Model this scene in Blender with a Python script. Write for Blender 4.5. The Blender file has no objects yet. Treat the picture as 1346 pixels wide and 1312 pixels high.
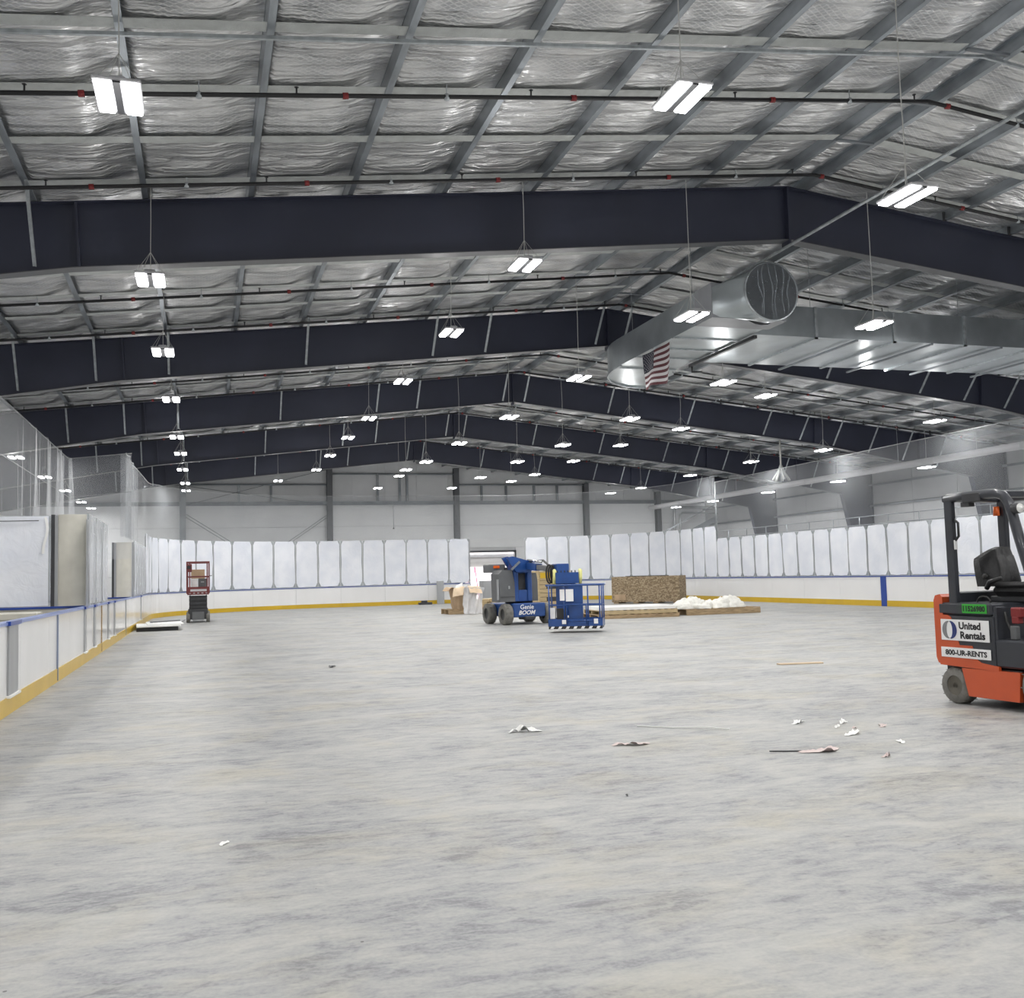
import bpy, math, random
from mathutils import Vector, Matrix, noise
random.seed(7)
PI = math.pi
C = bpy.context.scene.collection
SC = bpy.context.scene
# ---------------------------------------------------------------- camera
def set_camera():
    yaw, pit, rol, H, f = .2989, .0754, -.0269, 1.4816, 1315.0
    fw = Vector((math.sin(yaw)*math.cos(pit), math.cos(yaw)*math.cos(pit), math.sin(pit)))
    r0 = Vector((math.cos(yaw), -math.sin(yaw), 0)); u0 = r0.cross(fw)
    r = r0*math.cos(rol) + u0*math.sin(rol); u = -r0*math.sin(rol) + u0*math.cos(rol)
    cd = bpy.data.cameras.new('camera'); o = bpy.data.objects.new('camera', cd); C.objects.link(o)
    cd.sensor_fit = 'HORIZONTAL'; cd.sensor_width = 36; cd.lens = 36*f/1346
    cd.clip_start = .05; cd.clip_end = 300
    m = Matrix((r, u, -fw)).transposed().to_4x4(); m.translation = Vector((0, 0, H))
    o.matrix_world = m; SC.camera = o
set_camera()
w = bpy.data.worlds.new('world'); SC.world = w; w.use_nodes = True
w.node_tree.nodes['Background'].inputs[0].default_value = (.55, .6, .68, 1)
w.node_tree.nodes['Background'].inputs[1].default_value = .15
SC.view_settings.view_transform = 'Standard'; SC.view_settings.look = 'None'
SC.view_settings.gamma = 1; SC.view_settings.use_curve_mapping = False
SC.view_settings.exposure = -0.35
LAMP_W = 105.0
GLOW_W = 30.0

# ---------------------------------------------------------------- helpers
def tag(o, label=None, cat=None, group=None, kind=None):
    if label: o['label'] = label
    if cat: o['category'] = cat
    if group: o['group'] = group
    if kind: o['kind'] = kind
    return o
def empty(name, loc=(0, 0, 0), rz=0, label=None, cat=None, group=None, kind=None):
    o = bpy.data.objects.new(name, None); C.objects.link(o)
    o.location = loc; o.rotation_euler = (0, 0, rz); o.empty_display_size = .2
    return tag(o, label, cat, group, kind)
def link(name, me, parent=None, loc=(0, 0, 0), rot=(0, 0, 0)):
    o = bpy.data.objects.new(name, me); C.objects.link(o); o.parent = parent
    o.location = loc; o.rotation_euler = rot
    return o
class MB:
    def __init__(s): s.v = []; s.f = []; s.sm = []; s.mi = []
    def add(s, vs, fs, smooth=False, mi=0):
        n = len(s.v); s.v += [tuple(v) for v in vs]
        for f in fs: s.f.append(tuple(i+n for i in f)); s.sm.append(smooth); s.mi.append(mi)
        return s
    def box(s, x0, y0, z0, x1, y1, z1, mi=0):
        x0, x1 = min(x0, x1), max(x0, x1); y0, y1 = min(y0, y1), max(y0, y1); z0, z1 = min(z0, z1), max(z0, z1)
        v = [(x0,y0,z0),(x1,y0,z0),(x1,y1,z0),(x0,y1,z0),(x0,y0,z1),(x1,y0,z1),(x1,y1,z1),(x0,y1,z1)]
        return s.add(v, [(0,3,2,1),(4,5,6,7),(0,1,5,4),(1,2,6,5),(2,3,7,6),(3,0,4,7)], mi=mi)
    def cbox(s, x0, y0, z0, x1, y1, z1, b=.01):           # chamfered box
        x0, x1 = min(x0, x1), max(x0, x1); y0, y1 = min(y0, y1), max(y0, y1); z0, z1 = min(z0, z1), max(z0, z1)
        b = min(b, (x1-x0)/2.01, (y1-y0)/2.01, (z1-z0)/2.01)
        P = []
        for sx in (0, 1):
            for sy in (0, 1):
                for sz in (0, 1):
                    X, Y, Z = (x0, x1)[sx], (y0, y1)[sy], (z0, z1)[sz]
                    dx, dy, dz = (b, -b)[sx], (b, -b)[sy], (b, -b)[sz]
                    P += [(X, Y+dy, Z+dz), (X+dx, Y, Z+dz), (X+dx, Y+dy, Z)]
        def I(sx, sy, sz, a): return ((sx*2+sy)*2+sz)*3+a
        F = []
        for a in range(3):
            for sd in (0, 1):
                q = []
                for (p, r) in ((0,0),(1,0),(1,1),(0,1)):
                    c = [0,0,0]; c[a] = sd; c[(a+1)%3] = p; c[(a+2)%3] = r
                    q.append(I(c[0], c[1], c[2], a))
                F.append(tuple(q if sd else q[::-1]))
        for a in range(3):                                   # edges along axis a
            b1, b2 = (a+1)%3, (a+2)%3
            for p in (0, 1):
                for r in (0, 1):
                    c0 = [0,0,0]; c1 = [0,0,0]; c0[b1]=c1[b1]=p; c0[b2]=c1[b2]=r; c1[a]=1
                    q = (I(*c0, b1), I(*c1, b1), I(*c1, b2), I(*c0, b2))
                    F.append(q if (p ^ r) == 0 else q[::-1])
        for sx in (0, 1):
            for sy in (0, 1):
                for sz in (0, 1):
                    q = (I(sx,sy,sz,0), I(sx,sy,sz,1), I(sx,sy,sz,2)); F.append(q)
        return s.add(P, F)
    def tube(s, pts, r, n=8, cap=True, smooth=True):
        pts = [Vector(p) for p in pts]; rs = r if isinstance(r, (list, tuple)) else [r]*len(pts)
        V = []; up = None
        for i, p in enumerate(pts):
            t = (pts[min(i+1, len(pts)-1)] - pts[max(i-1, 0)]).normalized()
            if up is None:
                up = Vector((0, 0, 1)) if abs(t.z) < .9 else Vector((1, 0, 0))
            a = t.cross(up).normalized(); up = a.cross(t).normalized(); b = up
            for k in range(n):
                an = 2*PI*k/n + (PI/4 if n == 4 else 0); V.append(p + (a*math.cos(an) + b*math.sin(an))*rs[i])
        F = []
        for i in range(len(pts)-1):
            for k in range(n):
                F.append((i*n+k, i*n+(k+1)%n, (i+1)*n+(k+1)%n, (i+1)*n+k))
        if cap: F += [tuple(range(n))[::-1], tuple((len(pts)-1)*n+k for k in range(n))]
        return s.add(V, F, smooth and n > 4)
    def bar(s, p, q, w, h=None):                           # rectangular bar p -> q
        h = h or w; p, q = Vector(p), Vector(q); t = (q-p).normalized()
        up = Vector((0, 0, 1)) if abs(t.z) < .95 else Vector((0, 1, 0))
        a = t.cross(up).normalized()*w/2; b = a.cross(t).normalized()*h/2
        v = [p-a-b, p+a-b, p+a+b, p-a+b, q-a-b, q+a-b, q+a+b, q-a+b]
        return s.add(v, [(0,3,2,1),(4,5,6,7),(0,1,5,4),(1,2,6,5),(2,3,7,6),(3,0,4,7)])
    def prism(s, poly, axis, a, b):                        # poly in the two other axes, extruded along axis a..b
        n = len(poly)
        def m(p, t):
            return {'x': (t, p[0], p[1]), 'y': (p[0], t, p[1]), 'z': (p[0], p[1], t)}[axis]
        v = [m(p, a) for p in poly] + [m(p, b) for p in poly]
        return s.add(v, [tuple(range(n))[::-1], tuple(range(n, 2*n))] + [(i, (i+1) % n, n+(i+1) % n, n+i) for i in range(n)])
    def lathe(s, prof, c, axis='y', n=20, smooth=True, cap=True):    # prof list of (r, t); closed ring of profile
        V = []
        for r, t in prof:
            for k in range(n):
                a = 2*PI*k/n; u, v = r*math.cos(a), r*math.sin(a)
                V.append({'y': (c[0]+u, c[1]+t, c[2]+v), 'x': (c[0]+t, c[1]+u, c[2]+v), 'z': (c[0]+u, c[1]+v, c[2]+t)}[axis])
        F = []
        for i in range(len(prof)-1):
            for k in range(n): F.append((i*n+k, i*n+(k+1) % n, (i+1)*n+(k+1) % n, (i+1)*n+k))
        if cap and prof[0][0] > 1e-4: F.append(tuple(range(n)))
        if cap and prof[-1][0] > 1e-4: F.append(tuple((len(prof)-1)*n+k for k in range(n))[::-1])
        return s.add(V, F, smooth)
    def grid(s, fn, nu, nv, smooth=True, mi=0):
        V = [fn(i/nu, j/nv) for j in range(nv+1) for i in range(nu+1)]
        F = [(j*(nu+1)+i, j*(nu+1)+i+1, (j+1)*(nu+1)+i+1, (j+1)*(nu+1)+i) for j in range(nv) for i in range(nu)]
        return s.add(V, F, smooth, mi)
    def mesh(s, name, mat):
        me = bpy.data.meshes.new(name); me.from_pydata(s.v, [], s.f)
        for m in (mat if isinstance(mat, (list, tuple)) else [mat]): me.materials.append(m)
        me.polygons.foreach_set('use_smooth', s.sm); me.polygons.foreach_set('material_index', s.mi)
        me.update(); return me
    def build(s, name, mat, parent=None, loc=(0, 0, 0), rot=(0, 0, 0)):
        return link(name, s.mesh(name, mat), parent, loc, rot)

# ---------------------------------------------------------------- materials
MATS = {}
def mat(name, col, rough=.5, metal=0, spec=.5, alpha=1, coat=0, trans=0, emit=0, ecol=None):
    m = bpy.data.materials.new(name); m.use_nodes = True
    b = m.node_tree.nodes['Principled BSDF']
    b.inputs['Base Color'].default_value = (*col, 1); b.inputs['Roughness'].default_value = rough
    b.inputs['Metallic'].default_value = metal; b.inputs['Specular IOR Level'].default_value = spec
    b.inputs['Alpha'].default_value = alpha; b.inputs['Coat Weight'].default_value = coat
    b.inputs['Transmission Weight'].default_value = trans
    if emit:
        b.inputs['Emission Color'].default_value = (*(ecol or col), 1); b.inputs['Emission Strength'].default_value = emit
        m.cycles.emission_sampling = 'NONE'
    MATS[name] = m; return m
def nt(m): return m.node_tree, m.node_tree.nodes, m.node_tree.links, m.node_tree.nodes['Principled BSDF']
def vary(m, scale=3, amt=.15, bump=0, bscale=20, stretch=(1, 1, 1), rough_amt=0, coord='Object', detail=5):
    t, N, L, b = nt(m); tc = N.new('ShaderNodeTexCoord'); mp = N.new('ShaderNodeMapping'); mp.inputs['Scale'].default_value = stretch
    L.new(tc.outputs[coord], mp.inputs['Vector'])
    n = N.new('ShaderNodeTexNoise'); n.inputs['Scale'].default_value = scale; n.inputs['Detail'].default_value = detail
    L.new(mp.outputs[0], n.inputs['Vector'])
    c = b.inputs['Base Color'].default_value[:3]
    r = N.new('ShaderNodeValToRGB'); r.color_ramp.elements[0].position = .3; r.color_ramp.elements[1].position = .7
    r.color_ramp.elements[0].color = (*[max(0, x*(1-amt)) for x in c], 1); r.color_ramp.elements[1].color = (*[min(1, x*(1+amt)) for x in c], 1)
    L.new(n.outputs['Fac'], r.inputs['Fac']); L.new(r.outputs['Color'], b.inputs['Base Color'])
    if rough_amt:
        ro = b.inputs['Roughness'].default_value; mr = N.new('ShaderNodeMapRange')
        mr.inputs[3].default_value = ro-rough_amt; mr.inputs[4].default_value = ro+rough_amt
        L.new(n.outputs['Fac'], mr.inputs[0]); L.new(mr.outputs[0], b.inputs['Roughness'])
    if bump:
        n2 = N.new('ShaderNodeTexNoise'); n2.inputs['Scale'].default_value = bscale; n2.inputs['Detail'].default_value = 4
        L.new(mp.outputs[0], n2.inputs['Vector']); bp = N.new('ShaderNodeBump'); bp.inputs['Strength'].default_value = bump
        bp.inputs['Distance'].default_value = .02
        L.new(n2.outputs['Fac'], bp.inputs['Height']); L.new(bp.outputs[0], b.inputs['Normal'])
    return m
def Mn(N, L, op, a, b=None, c=None):
    n = N.new('ShaderNodeMath'); n.operation = op
    for i, x in enumerate((a, b, c)):
        if x is None: continue
        if isinstance(x, (int, float)): n.inputs[i].default_value = x
        else: L.new(x, n.inputs[i])
    return n.outputs[0]

def concrete():
    m = mat('trowelled_concrete', (.45, .45, .44), .5, spec=.4); t, N, L, b = nt(m)
    tc = N.new('ShaderNodeTexCoord')
    def nz(scale, st, detail=6, dist=0, rot=0):
        mp = N.new('ShaderNodeMapping'); mp.inputs['Scale'].default_value = st; mp.inputs['Rotation'].default_value = (0, 0, rot)
        L.new(tc.outputs['Object'], mp.inputs['Vector'])
        n = N.new('ShaderNodeTexNoise'); n.inputs['Scale'].default_value = scale; n.inputs['Detail'].default_value = detail
        n.inputs['Distortion'].default_value = dist; n.inputs['Roughness'].default_value = .6
        L.new(mp.outputs[0], n.inputs['Vector']); return n.outputs['Fac']
    a = nz(.8, (1, 1.1, 1), 10, .5, .1); s1 = nz(2.2, (.75, 1.5, 1), 12, 1.2, -.12); s2 = nz(9, (.7, 1.8, 1), 8, .8, -.2); fine = nz(45, (1, 1, 1), 4)
    v = Mn(N, L, 'ADD', Mn(N, L, 'MULTIPLY', a, .26), Mn(N, L, 'MULTIPLY', s1, .31))
    v = Mn(N, L, 'ADD', v, Mn(N, L, 'MULTIPLY', s2, .28)); v = Mn(N, L, 'ADD', v, Mn(N, L, 'MULTIPLY', fine, .15))
    r = N.new('ShaderNodeValToRGB'); e = r.color_ramp.elements
    e[0].position = .40; e[0].color = (.17, .175, .188, 1); e[1].position = .61; e[1].color = (.435, .43, .405, 1)
    x = e.new(.475); x.color = (.30, .305, .308, 1); x = e.new(.53); x.color = (.365, .366, .355, 1)
    L.new(v, r.inputs['Fac'])
    ty = nz(.9, (1, 1.3, 1), 5, .5, .5); rt = N.new('ShaderNodeMapRange'); rt.inputs[1].default_value = .5; rt.inputs[2].default_value = .72; rt.inputs[4].default_value = .9
    L.new(ty, rt.inputs[0])
    mx = N.new('ShaderNodeMix'); mx.data_type = 'RGBA'; mx.blend_type = 'MULTIPLY'
    L.new(rt.outputs[0], mx.inputs[0]); L.new(r.outputs['Color'], mx.inputs[6]); mx.inputs[7].default_value = (1.03, .97, .82, 1)
    # pale trowel arcs
    wv = N.new('ShaderNodeTexWave'); wv.wave_type = 'RINGS'; wv.inputs['Scale'].default_value = .22; wv.inputs['Distortion'].default_value = 9; wv.inputs['Detail'].default_value = 4
    wv.inputs['Detail Scale'].default_value = .8
    L.new(tc.outputs['Object'], wv.inputs['Vector'])
    ln = N.new('ShaderNodeMapRange'); ln.inputs[1].default_value = .96; ln.inputs[2].default_value = 1; ln.inputs[4].default_value = .35
    L.new(wv.outputs['Fac'], ln.inputs[0])
    m2 = N.new('ShaderNodeMix'); m2.data_type = 'RGBA'; L.new(ln.outputs[0], m2.inputs[0]); L.new(mx.outputs[2], m2.inputs[6]); m2.inputs[7].default_value = (.46, .46, .43, 1)
    # dark pits and specks
    vo = N.new('ShaderNodeTexVoronoi'); vo.inputs['Scale'].default_value = 2.2; L.new(tc.outputs['Object'], vo.inputs['Vector'])
    sp = Mn(N, L, 'LESS_THAN', vo.outputs['Distance'], .018)
    m3 = N.new('ShaderNodeMix'); m3.data_type = 'RGBA'; L.new(sp, m3.inputs[0]); L.new(m2.outputs[2], m3.inputs[6]); m3.inputs[7].default_value = (.12, .12, .12, 1)
    L.new(m3.outputs[2], b.inputs['Base Color'])
    rr = N.new('ShaderNodeMapRange'); rr.inputs[3].default_value = .42; rr.inputs[4].default_value = .62; L.new(s1, rr.inputs[0]); L.new(rr.outputs[0], b.inputs['Roughness'])
    bp = N.new('ShaderNodeBump'); bp.inputs['Strength'].default_value = .12; bp.inputs['Distance'].default_value = .01
    L.new(v, bp.inputs['Height']); L.new(bp.outputs[0], b.inputs['Normal'])
    return m
def foil():
    m = mat('insulation_foil', (.75, .76, .77), .32, metal=.9); t, N, L, b = nt(m)
    tc = N.new('ShaderNodeTexCoord'); sp = N.new('ShaderNodeSeparateXYZ'); L.new(tc.outputs['Object'], sp.inputs[0])
    # white diamond scrim netting under the foil
    u = Mn(N, L, 'DIVIDE', sp.outputs[0], .115); v = Mn(N, L, 'DIVIDE', sp.outputs[1], .075)
    def line(a):
        f = Mn(N, L, 'FRACT', a); d = Mn(N, L, 'ABSOLUTE', Mn(N, L, 'SUBTRACT', f, .5)); return Mn(N, L, 'LESS_THAN', d, .13)
    g = Mn(N, L, 'MAXIMUM', line(Mn(N, L, 'ADD', u, v)), line(Mn(N, L, 'SUBTRACT', u, v)))
    mx = N.new('ShaderNodeMix'); mx.data_type = 'RGBA'
    n0 = N.new('ShaderNodeTexNoise'); n0.inputs['Scale'].default_value = 1.1; n0.inputs['Detail'].default_value = 4; L.new(tc.outputs['Object'], n0.inputs['Vector'])
    r = N.new('ShaderNodeValToRGB'); r.color_ramp.elements[0].position = .35; r.color_ramp.elements[1].position = .65
    r.color_ramp.elements[0].color = (.45, .46, .48, 1); r.color_ramp.elements[1].color = (.92, .92, .92, 1); L.new(n0.outputs['Fac'], r.inputs['Fac'])
    L.new(Mn(N, L, 'MULTIPLY', g, .55), mx.inputs[0]); L.new(r.outputs['Color'], mx.inputs[6]); mx.inputs[7].default_value = (.8, .8, .8, 1)
    L.new(mx.outputs[2], b.inputs['Base Color'])
    L.new(Mn(N, L, 'SUBTRACT', .92, Mn(N, L, 'MULTIPLY', g, .4)), b.inputs['Metallic'])
    mp = N.new('ShaderNodeMapping'); mp.inputs['Scale'].default_value = (.35, 2.6, 1); L.new(tc.outputs['Object'], mp.inputs['Vector'])
    n1 = N.new('ShaderNodeTexNoise'); n1.inputs['Scale'].default_value = 2.0; n1.inputs['Detail'].default_value = 3.2; n1.inputs['Distortion'].default_value = 1.4; L.new(mp.outputs[0], n1.inputs['Vector'])
    n2 = N.new('ShaderNodeTexNoise'); n2.inputs['Scale'].default_value = 14; n2.inputs['Detail'].default_value = 3; L.new(tc.outputs['Object'], n2.inputs['Vector'])
    h = Mn(N, L, 'ADD', n1.outputs['Fac'], Mn(N, L, 'MULTIPLY', n2.outputs['Fac'], .07)); h = Mn(N, L, 'ADD', h, Mn(N, L, 'MULTIPLY', g, -.06))
    bp = N.new('ShaderNodeBump'); bp.inputs['Strength'].default_value = 1.0; bp.inputs['Distance'].default_value = .075
    L.new(h, bp.inputs['Height']); L.new(bp.outputs[0], b.inputs['Normal'])
    return m
def netting(nm='knotted_netting', col=(.72, .74, .76, 1), th=.075):
    m = bpy.data.materials.new(nm); m.use_nodes = True; t = m.node_tree; N, L = t.nodes, t.links
    b = N['Principled BSDF']; b.inputs['Base Color'].default_value = col; b.inputs['Roughness'].default_value = .6
    tc = N.new('ShaderNodeTexCoord'); sp = N.new('ShaderNodeSeparateXYZ'); L.new(tc.outputs['UV'], sp.inputs[0])
    def line(a):
        f = Mn(N, L, 'FRACT', a); d = Mn(N, L, 'ABSOLUTE', Mn(N, L, 'SUBTRACT', f, .5)); return Mn(N, L, 'LESS_THAN', d, th)
    u = Mn(N, L, 'DIVIDE', sp.outputs[0], .058); v = Mn(N, L, 'DIVIDE', sp.outputs[1], .042)
    g = Mn(N, L, 'MAXIMUM', line(Mn(N, L, 'ADD', u, v)), line(Mn(N, L, 'SUBTRACT', u, v)))
    L.new(g, b.inputs['Alpha']); return m
def film():
    m = mat('protective_film', (.73, .75, .81), .32, spec=.5); t, N, L, b = nt(m)
    tc = N.new('ShaderNodeTexCoord'); n = N.new('ShaderNodeTexNoise'); n.inputs['Scale'].default_value = 1.3; n.inputs['Detail'].default_value = 3
    L.new(tc.outputs['Object'], n.inputs['Vector'])
    r = N.new('ShaderNodeValToRGB'); r.color_ramp.elements[0].position = .35; r.color_ramp.elements[1].position = .65
    r.color_ramp.elements[0].color = (.72, .75, .82, 1); r.color_ramp.elements[1].color = (.82, .84, .89, 1)
    L.new(n.outputs['Fac'], r.inputs['Fac']); L.new(r.outputs['Color'], b.inputs['Base Color'])
    n2 = N.new('ShaderNodeTexNoise'); n2.inputs['Scale'].default_value = 3; n2.inputs['Distortion'].default_value = 2.0; L.new(tc.outputs['Object'], n2.inputs['Vector'])
    bp = N.new('ShaderNodeBump'); bp.inputs['Strength'].default_value = .35; bp.inputs['Distance'].default_value = .03
    L.new(n2.outputs['Fac'], bp.inputs['Height']); L.new(bp.outputs[0], b.inputs['Normal']); return m
def osb():
    m = mat('oriented_strand_board', (.45, .33, .19), .75); t, N, L, b = nt(m)
    tc = N.new('ShaderNodeTexCoord'); v = N.new('ShaderNodeTexVoronoi'); v.inputs['Scale'].default_value = 16
    mp = N.new('ShaderNodeMapping'); mp.inputs['Scale'].default_value = (1, 1, 1.6); mp.inputs['Rotation'].default_value = (.3, .4, .6)
    L.new(tc.outputs['Object'], mp.inputs[0]); L.new(mp.outputs[0], v.inputs['Vector'])
    sp = N.new('ShaderNodeSeparateColor'); L.new(v.outputs['Color'], sp.inputs[0])
    r = N.new('ShaderNodeValToRGB'); r.color_ramp.elements[0].color = (.15, .105, .06, 1); r.color_ramp.elements[1].color = (.40, .32, .21, 1)
    x = r.color_ramp.elements.new(.5); x.color = (.27, .20, .12, 1)
    L.new(sp.outputs[0], r.inputs['Fac']); L.new(r.outputs['Color'], b.inputs['Base Color']); return m

M_floor = concrete(); M_foil = foil(); M_net = netting(); M_net2 = netting('fine_grey_netting', (.42, .44, .46, 1), .06); M_film = film(); M_osb = osb()
M_band = mat('insulation_band', (.50, .52, .51), .5, metal=.2); vary(M_band, 6, .12, .3, 30)
M_navy = mat('navy_steel_paint', (.032, .036, .060), .42, spec=.5); vary(M_navy, .8, .12, rough_amt=.06)
M_flange = mat('paler_flange_steel', (.09, .092, .10), .4); vary(M_flange, 2, .15)  # bottom flanges, a paler grey than the navy webs
M_galv = mat('galvanised_steel', (.42, .45, .47), .42, metal=.7); vary(M_galv, 9, .22, rough_amt=.08)
M_purl = mat('purlin_galvanised_steel', (.34, .37, .40), .40, metal=.75); vary(M_purl, 4, .3, rough_amt=.1, stretch=(1, .3, 1))
M_duct = mat('duct_sheet_metal', (.44, .48, .50), .33, metal=.85); vary(M_duct, 1.2, .2, .08, 3, rough_amt=.1)
M_ductbox = mat('duct_dull_liner', (.30, .31, .33), .5, metal=.3); vary(M_ductbox, 2, .1)
M_pipe = mat('black_pipe', (.012, .012, .014), .4)
M_linr = mat('grey_side_wall_liner', (.46, .47, .48), .5); vary(M_linr, .7, .06)
M_red = mat('red_coupling', (.22, .02, .02), .45)
M_liner = mat('white_wall_liner', (.93, .945, .96), .45); vary(M_liner, .7, .05, .05, 3)
M_liner2 = mat('pale_grey_wall_liner', (.66, .67, .68), .5); vary(M_liner2, .7, .06)
M_col = mat('column_grey_paint', (.10, .105, .115), .45); vary(M_col, 1, .15)
M_girt = mat('girt_steel', (.22, .24, .26), .42, metal=.4); vary(M_girt, 2, .2)
M_board = mat('white_dasher_plastic', (.80, .80, .80), .16, spec=.5); vary(M_board, .6, .03, rough_amt=.05)
M_yel = mat('yellow_kick_plastic', (.60, .39, .02), .3); vary(M_yel, 1.5, .06)
M_blue = mat('blue_cap_plastic', (.015, .055, .30), .28); vary(M_blue, 2, .1)
M_lblue = mat('pale_blue_cap_plastic', (.20, .27, .55), .28); vary(M_lblue, 2, .1)
M_alu = mat('brushed_aluminium', (.38, .39, .40), .4, metal=.55); vary(M_alu, 5, .12, stretch=(1, 1, .1))
M_glass = mat('acrylic_sheet', (.55, .60, .62), .08, alpha=.42)
M_cream = mat('cream_masking_sheet', (.62, .60, .53), .6); vary(M_cream, 2.5, .10, .15, 6)
M_wrap = mat('crinkled_clear_wrap', (.68, .70, .73), .22, alpha=.62); vary(M_wrap, 5, .12, .9, 7, stretch=(1, 1, .35))
M_black = mat('black_rubber', (.02, .02, .02), .6); M_dark = mat('dark_grey_paint', (.035, .036, .04), .5)
vary(M_black, 6, .3); vary(M_dark, 5, .2)
M_tyre = mat('grey_dusty_tyre', (.17, .165, .15), .8); vary(M_tyre, 12, .25, .4, 40)
M_rim = mat('dirty_wheel_rim', (.11, .10, .08), .6); vary(M_rim, 8, .3)
M_orange = mat('orange_lift_paint', (.56, .085, .022), .35, coat=.3); vary(M_orange, 2, .08)
M_chass = mat('charcoal_lift_paint', (.03, .033, .042), .38, coat=.2); vary(M_chass, 4, .15)
M_vinyl = mat('black_vinyl', (.014, .014, .015), .36); vary(M_vinyl, 7, .2, .2, 50)
M_white = mat('white_decal', (.82, .82, .82), .4); M_ink = mat('black_print', (.01, .01, .012), .5)
M_green = mat('green_decal', (.03, .38, .03), .4); M_lnavy = mat('navy_print', (.02, .035, .16), .4); M_lgrey = mat('grey_print', (.22, .22, .23), .4)
for mm in (M_white, M_green): vary(mm, 5, .04)
M_bpaint = mat('blue_lift_paint', (.012, .062, .24), .35, coat=.3); vary(M_bpaint, 3, .15)
M_gcover = mat('grey_machine_cover', (.115, .12, .125), .5); vary(M_gcover, 3, .1)
M_mred = mat('dark_red_paint', (.14, .022, .022), .45); vary(M_mred, 5, .2)
M_chrome = mat('chrome_rod', (.7, .7, .72), .18, metal=1); M_yfoam = mat('pale_yellow_foam', (.72, .70, .28), .7)
M_wood = mat('pallet_timber', (.36, .26, .15), .8); vary(M_wood, 4, .3, .3, 30, stretch=(1, 6, 6))
M_wood2 = mat('pale_crate_timber', (.45, .35, .20), .75); vary(M_wood2, 4, .15, stretch=(1, 1, 6))
M_card = mat('brown_cardboard', (.42, .30, .19), .8); vary(M_card, 4, .15, .1)
M_card2 = mat('pale_cardboard', (.60, .47, .33), .8); vary(M_card2, 4, .12)
M_fluff = mat('white_plastic_bundle', (.80, .79, .74), .6); vary(M_fluff, 9, .1, .6, 12)
M_panelw = mat('white_sheet_material', (.84, .84, .82), .4); vary(M_panelw, 2, .03)
M_glight = mat('white_room_paint', (.85, .83, .84), .6)
M_pink = mat('red_ladder_fibreglass', (.62, .12, .22), .5)
M_lamph = mat('white_lamp_housing', (.5, .5, .52), .35); M_cable = mat('pale_cable', (.55, .55, .53), .6)
M_pale = mat('pale_blue_grey_post', (.22, .26, .36), .4); vary(M_pale, 3, .1)
M_lampe = mat('led_diffuser', (1, 1, 1), .5, emit=22, ecol=(.97, .98, 1))
M_fred = mat('flag_red_cloth', (.075, .01, .016), .8); M_fwhite = mat('flag_white_cloth', (.50, .48, .49), .8); M_fblue = mat('flag_blue_cloth', (.010, .012, .028), .8)
M_amber = mat('amber_lens', (.75, .13, .02), .25); M_clear = mat('lamp_lens', (.7, .7, .68), .12)

# ---------------------------------------------------------------- building numbers
XR, ZT, S = 10.5, 8.63, .109
FY = [16.07 + 8.82*k for k in range(5)]
HW = 21.5; YB, YF = 60.1, -10.4
def topz(d): return ZT - S*abs(d)
def botz(d):
    d = abs(d)
    return 7.6 - S*d if d < 12.4 else 6.248 - .1697*(d-12.4)
def roofz(x): return topz(x-XR)

# ---------------------------------------------------------------- floor
fl = MB().box(-11.6, YF-1, -.2, 32.6, YB+9, 0).build('floor', M_floor); fl['kind'] = 'structure'
# ---------------------------------------------------------------- ceiling: deck, purlins, foil pillows, bands
deck = MB()
for sg in (-1, 1):
    deck.add([(XR, YF, ZT+.26), (XR+sg*22, YF, topz(22)+.26), (XR+sg*22, YB, topz(22)+.26), (XR, YB, ZT+.26),
              (XR, YF, ZT+.34), (XR+sg*22, YF, topz(22)+.34), (XR+sg*22, YB, topz(22)+.34), (XR, YB, ZT+.34)],
             [(0,1,2,3), (4,5,6,7), (0,1,5,4), (1,2,6,5), (2,3,7,6)])
ceil = deck.build('ceiling', M_galv); ceil['kind'] = 'structure'
PD = [.37 + 1.575*k for k in range(14)]
pm = MB()
L0, L1 = YF, YB
pm.box(0, L0, 0, .085, L1, .004).box(-.003, L0, 0, .003, L1, .2).box(-.075, L0, .196, 0, L1, .2).box(.081, L0, 0, .085, L1, .022)
pmesh = pm.mesh('purlin', M_purl)
for sg in (-1, 1):
    for d in PD:
        o = link('purlin', pmesh, ceil, (XR+sg*d, 0, topz(d)+.012), (0, sg*math.atan(S), 0))
# foil pillow between two purlins over one bay (mesh shared by four variants)
BAY = 8.82
def foil_mesh(seed, wd):
    nu, nv = 20, 150
    def fn(u, v):
        x = (u-.5)*wd; y = (v-.5)*BAY
        cell = (v*6) % 1
        t_ = min(1, max(0, (u-.60)/.40)); pr_ = min(1, u/.07)*(1-t_*t_*(3-2*t_)); sag = pr_*(.085 + .05*math.sin(PI*cell)**.7)
        yy = y*2.3 + .55*math.sin(PI*u) + .8*noise.noise(Vector((x*.8, y*.5, seed)))
        wr = noise.noise(Vector((x*.35, yy*1.9, seed+5)))*.045 + noise.noise(Vector((x*.9, yy*5, seed+9)))*.018
        wr *= max(0, math.sin(PI*u))**.35
        return (x, y, max(.046, .20 - sag + wr))
    return MB().grid(fn, nu, nv).mesh('foil_pillow', M_foil)
FM = [foil_mesh(i*13.7, 1.57) for i in range(4)]
FR = foil_mesh(77., .73)
k = 0
bays = [(-8.5+BAY*i) for i in range(8)]
bays = [FY[0]-BAY*2 - BAY/2 + BAY*i for i in range(8)]
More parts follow.
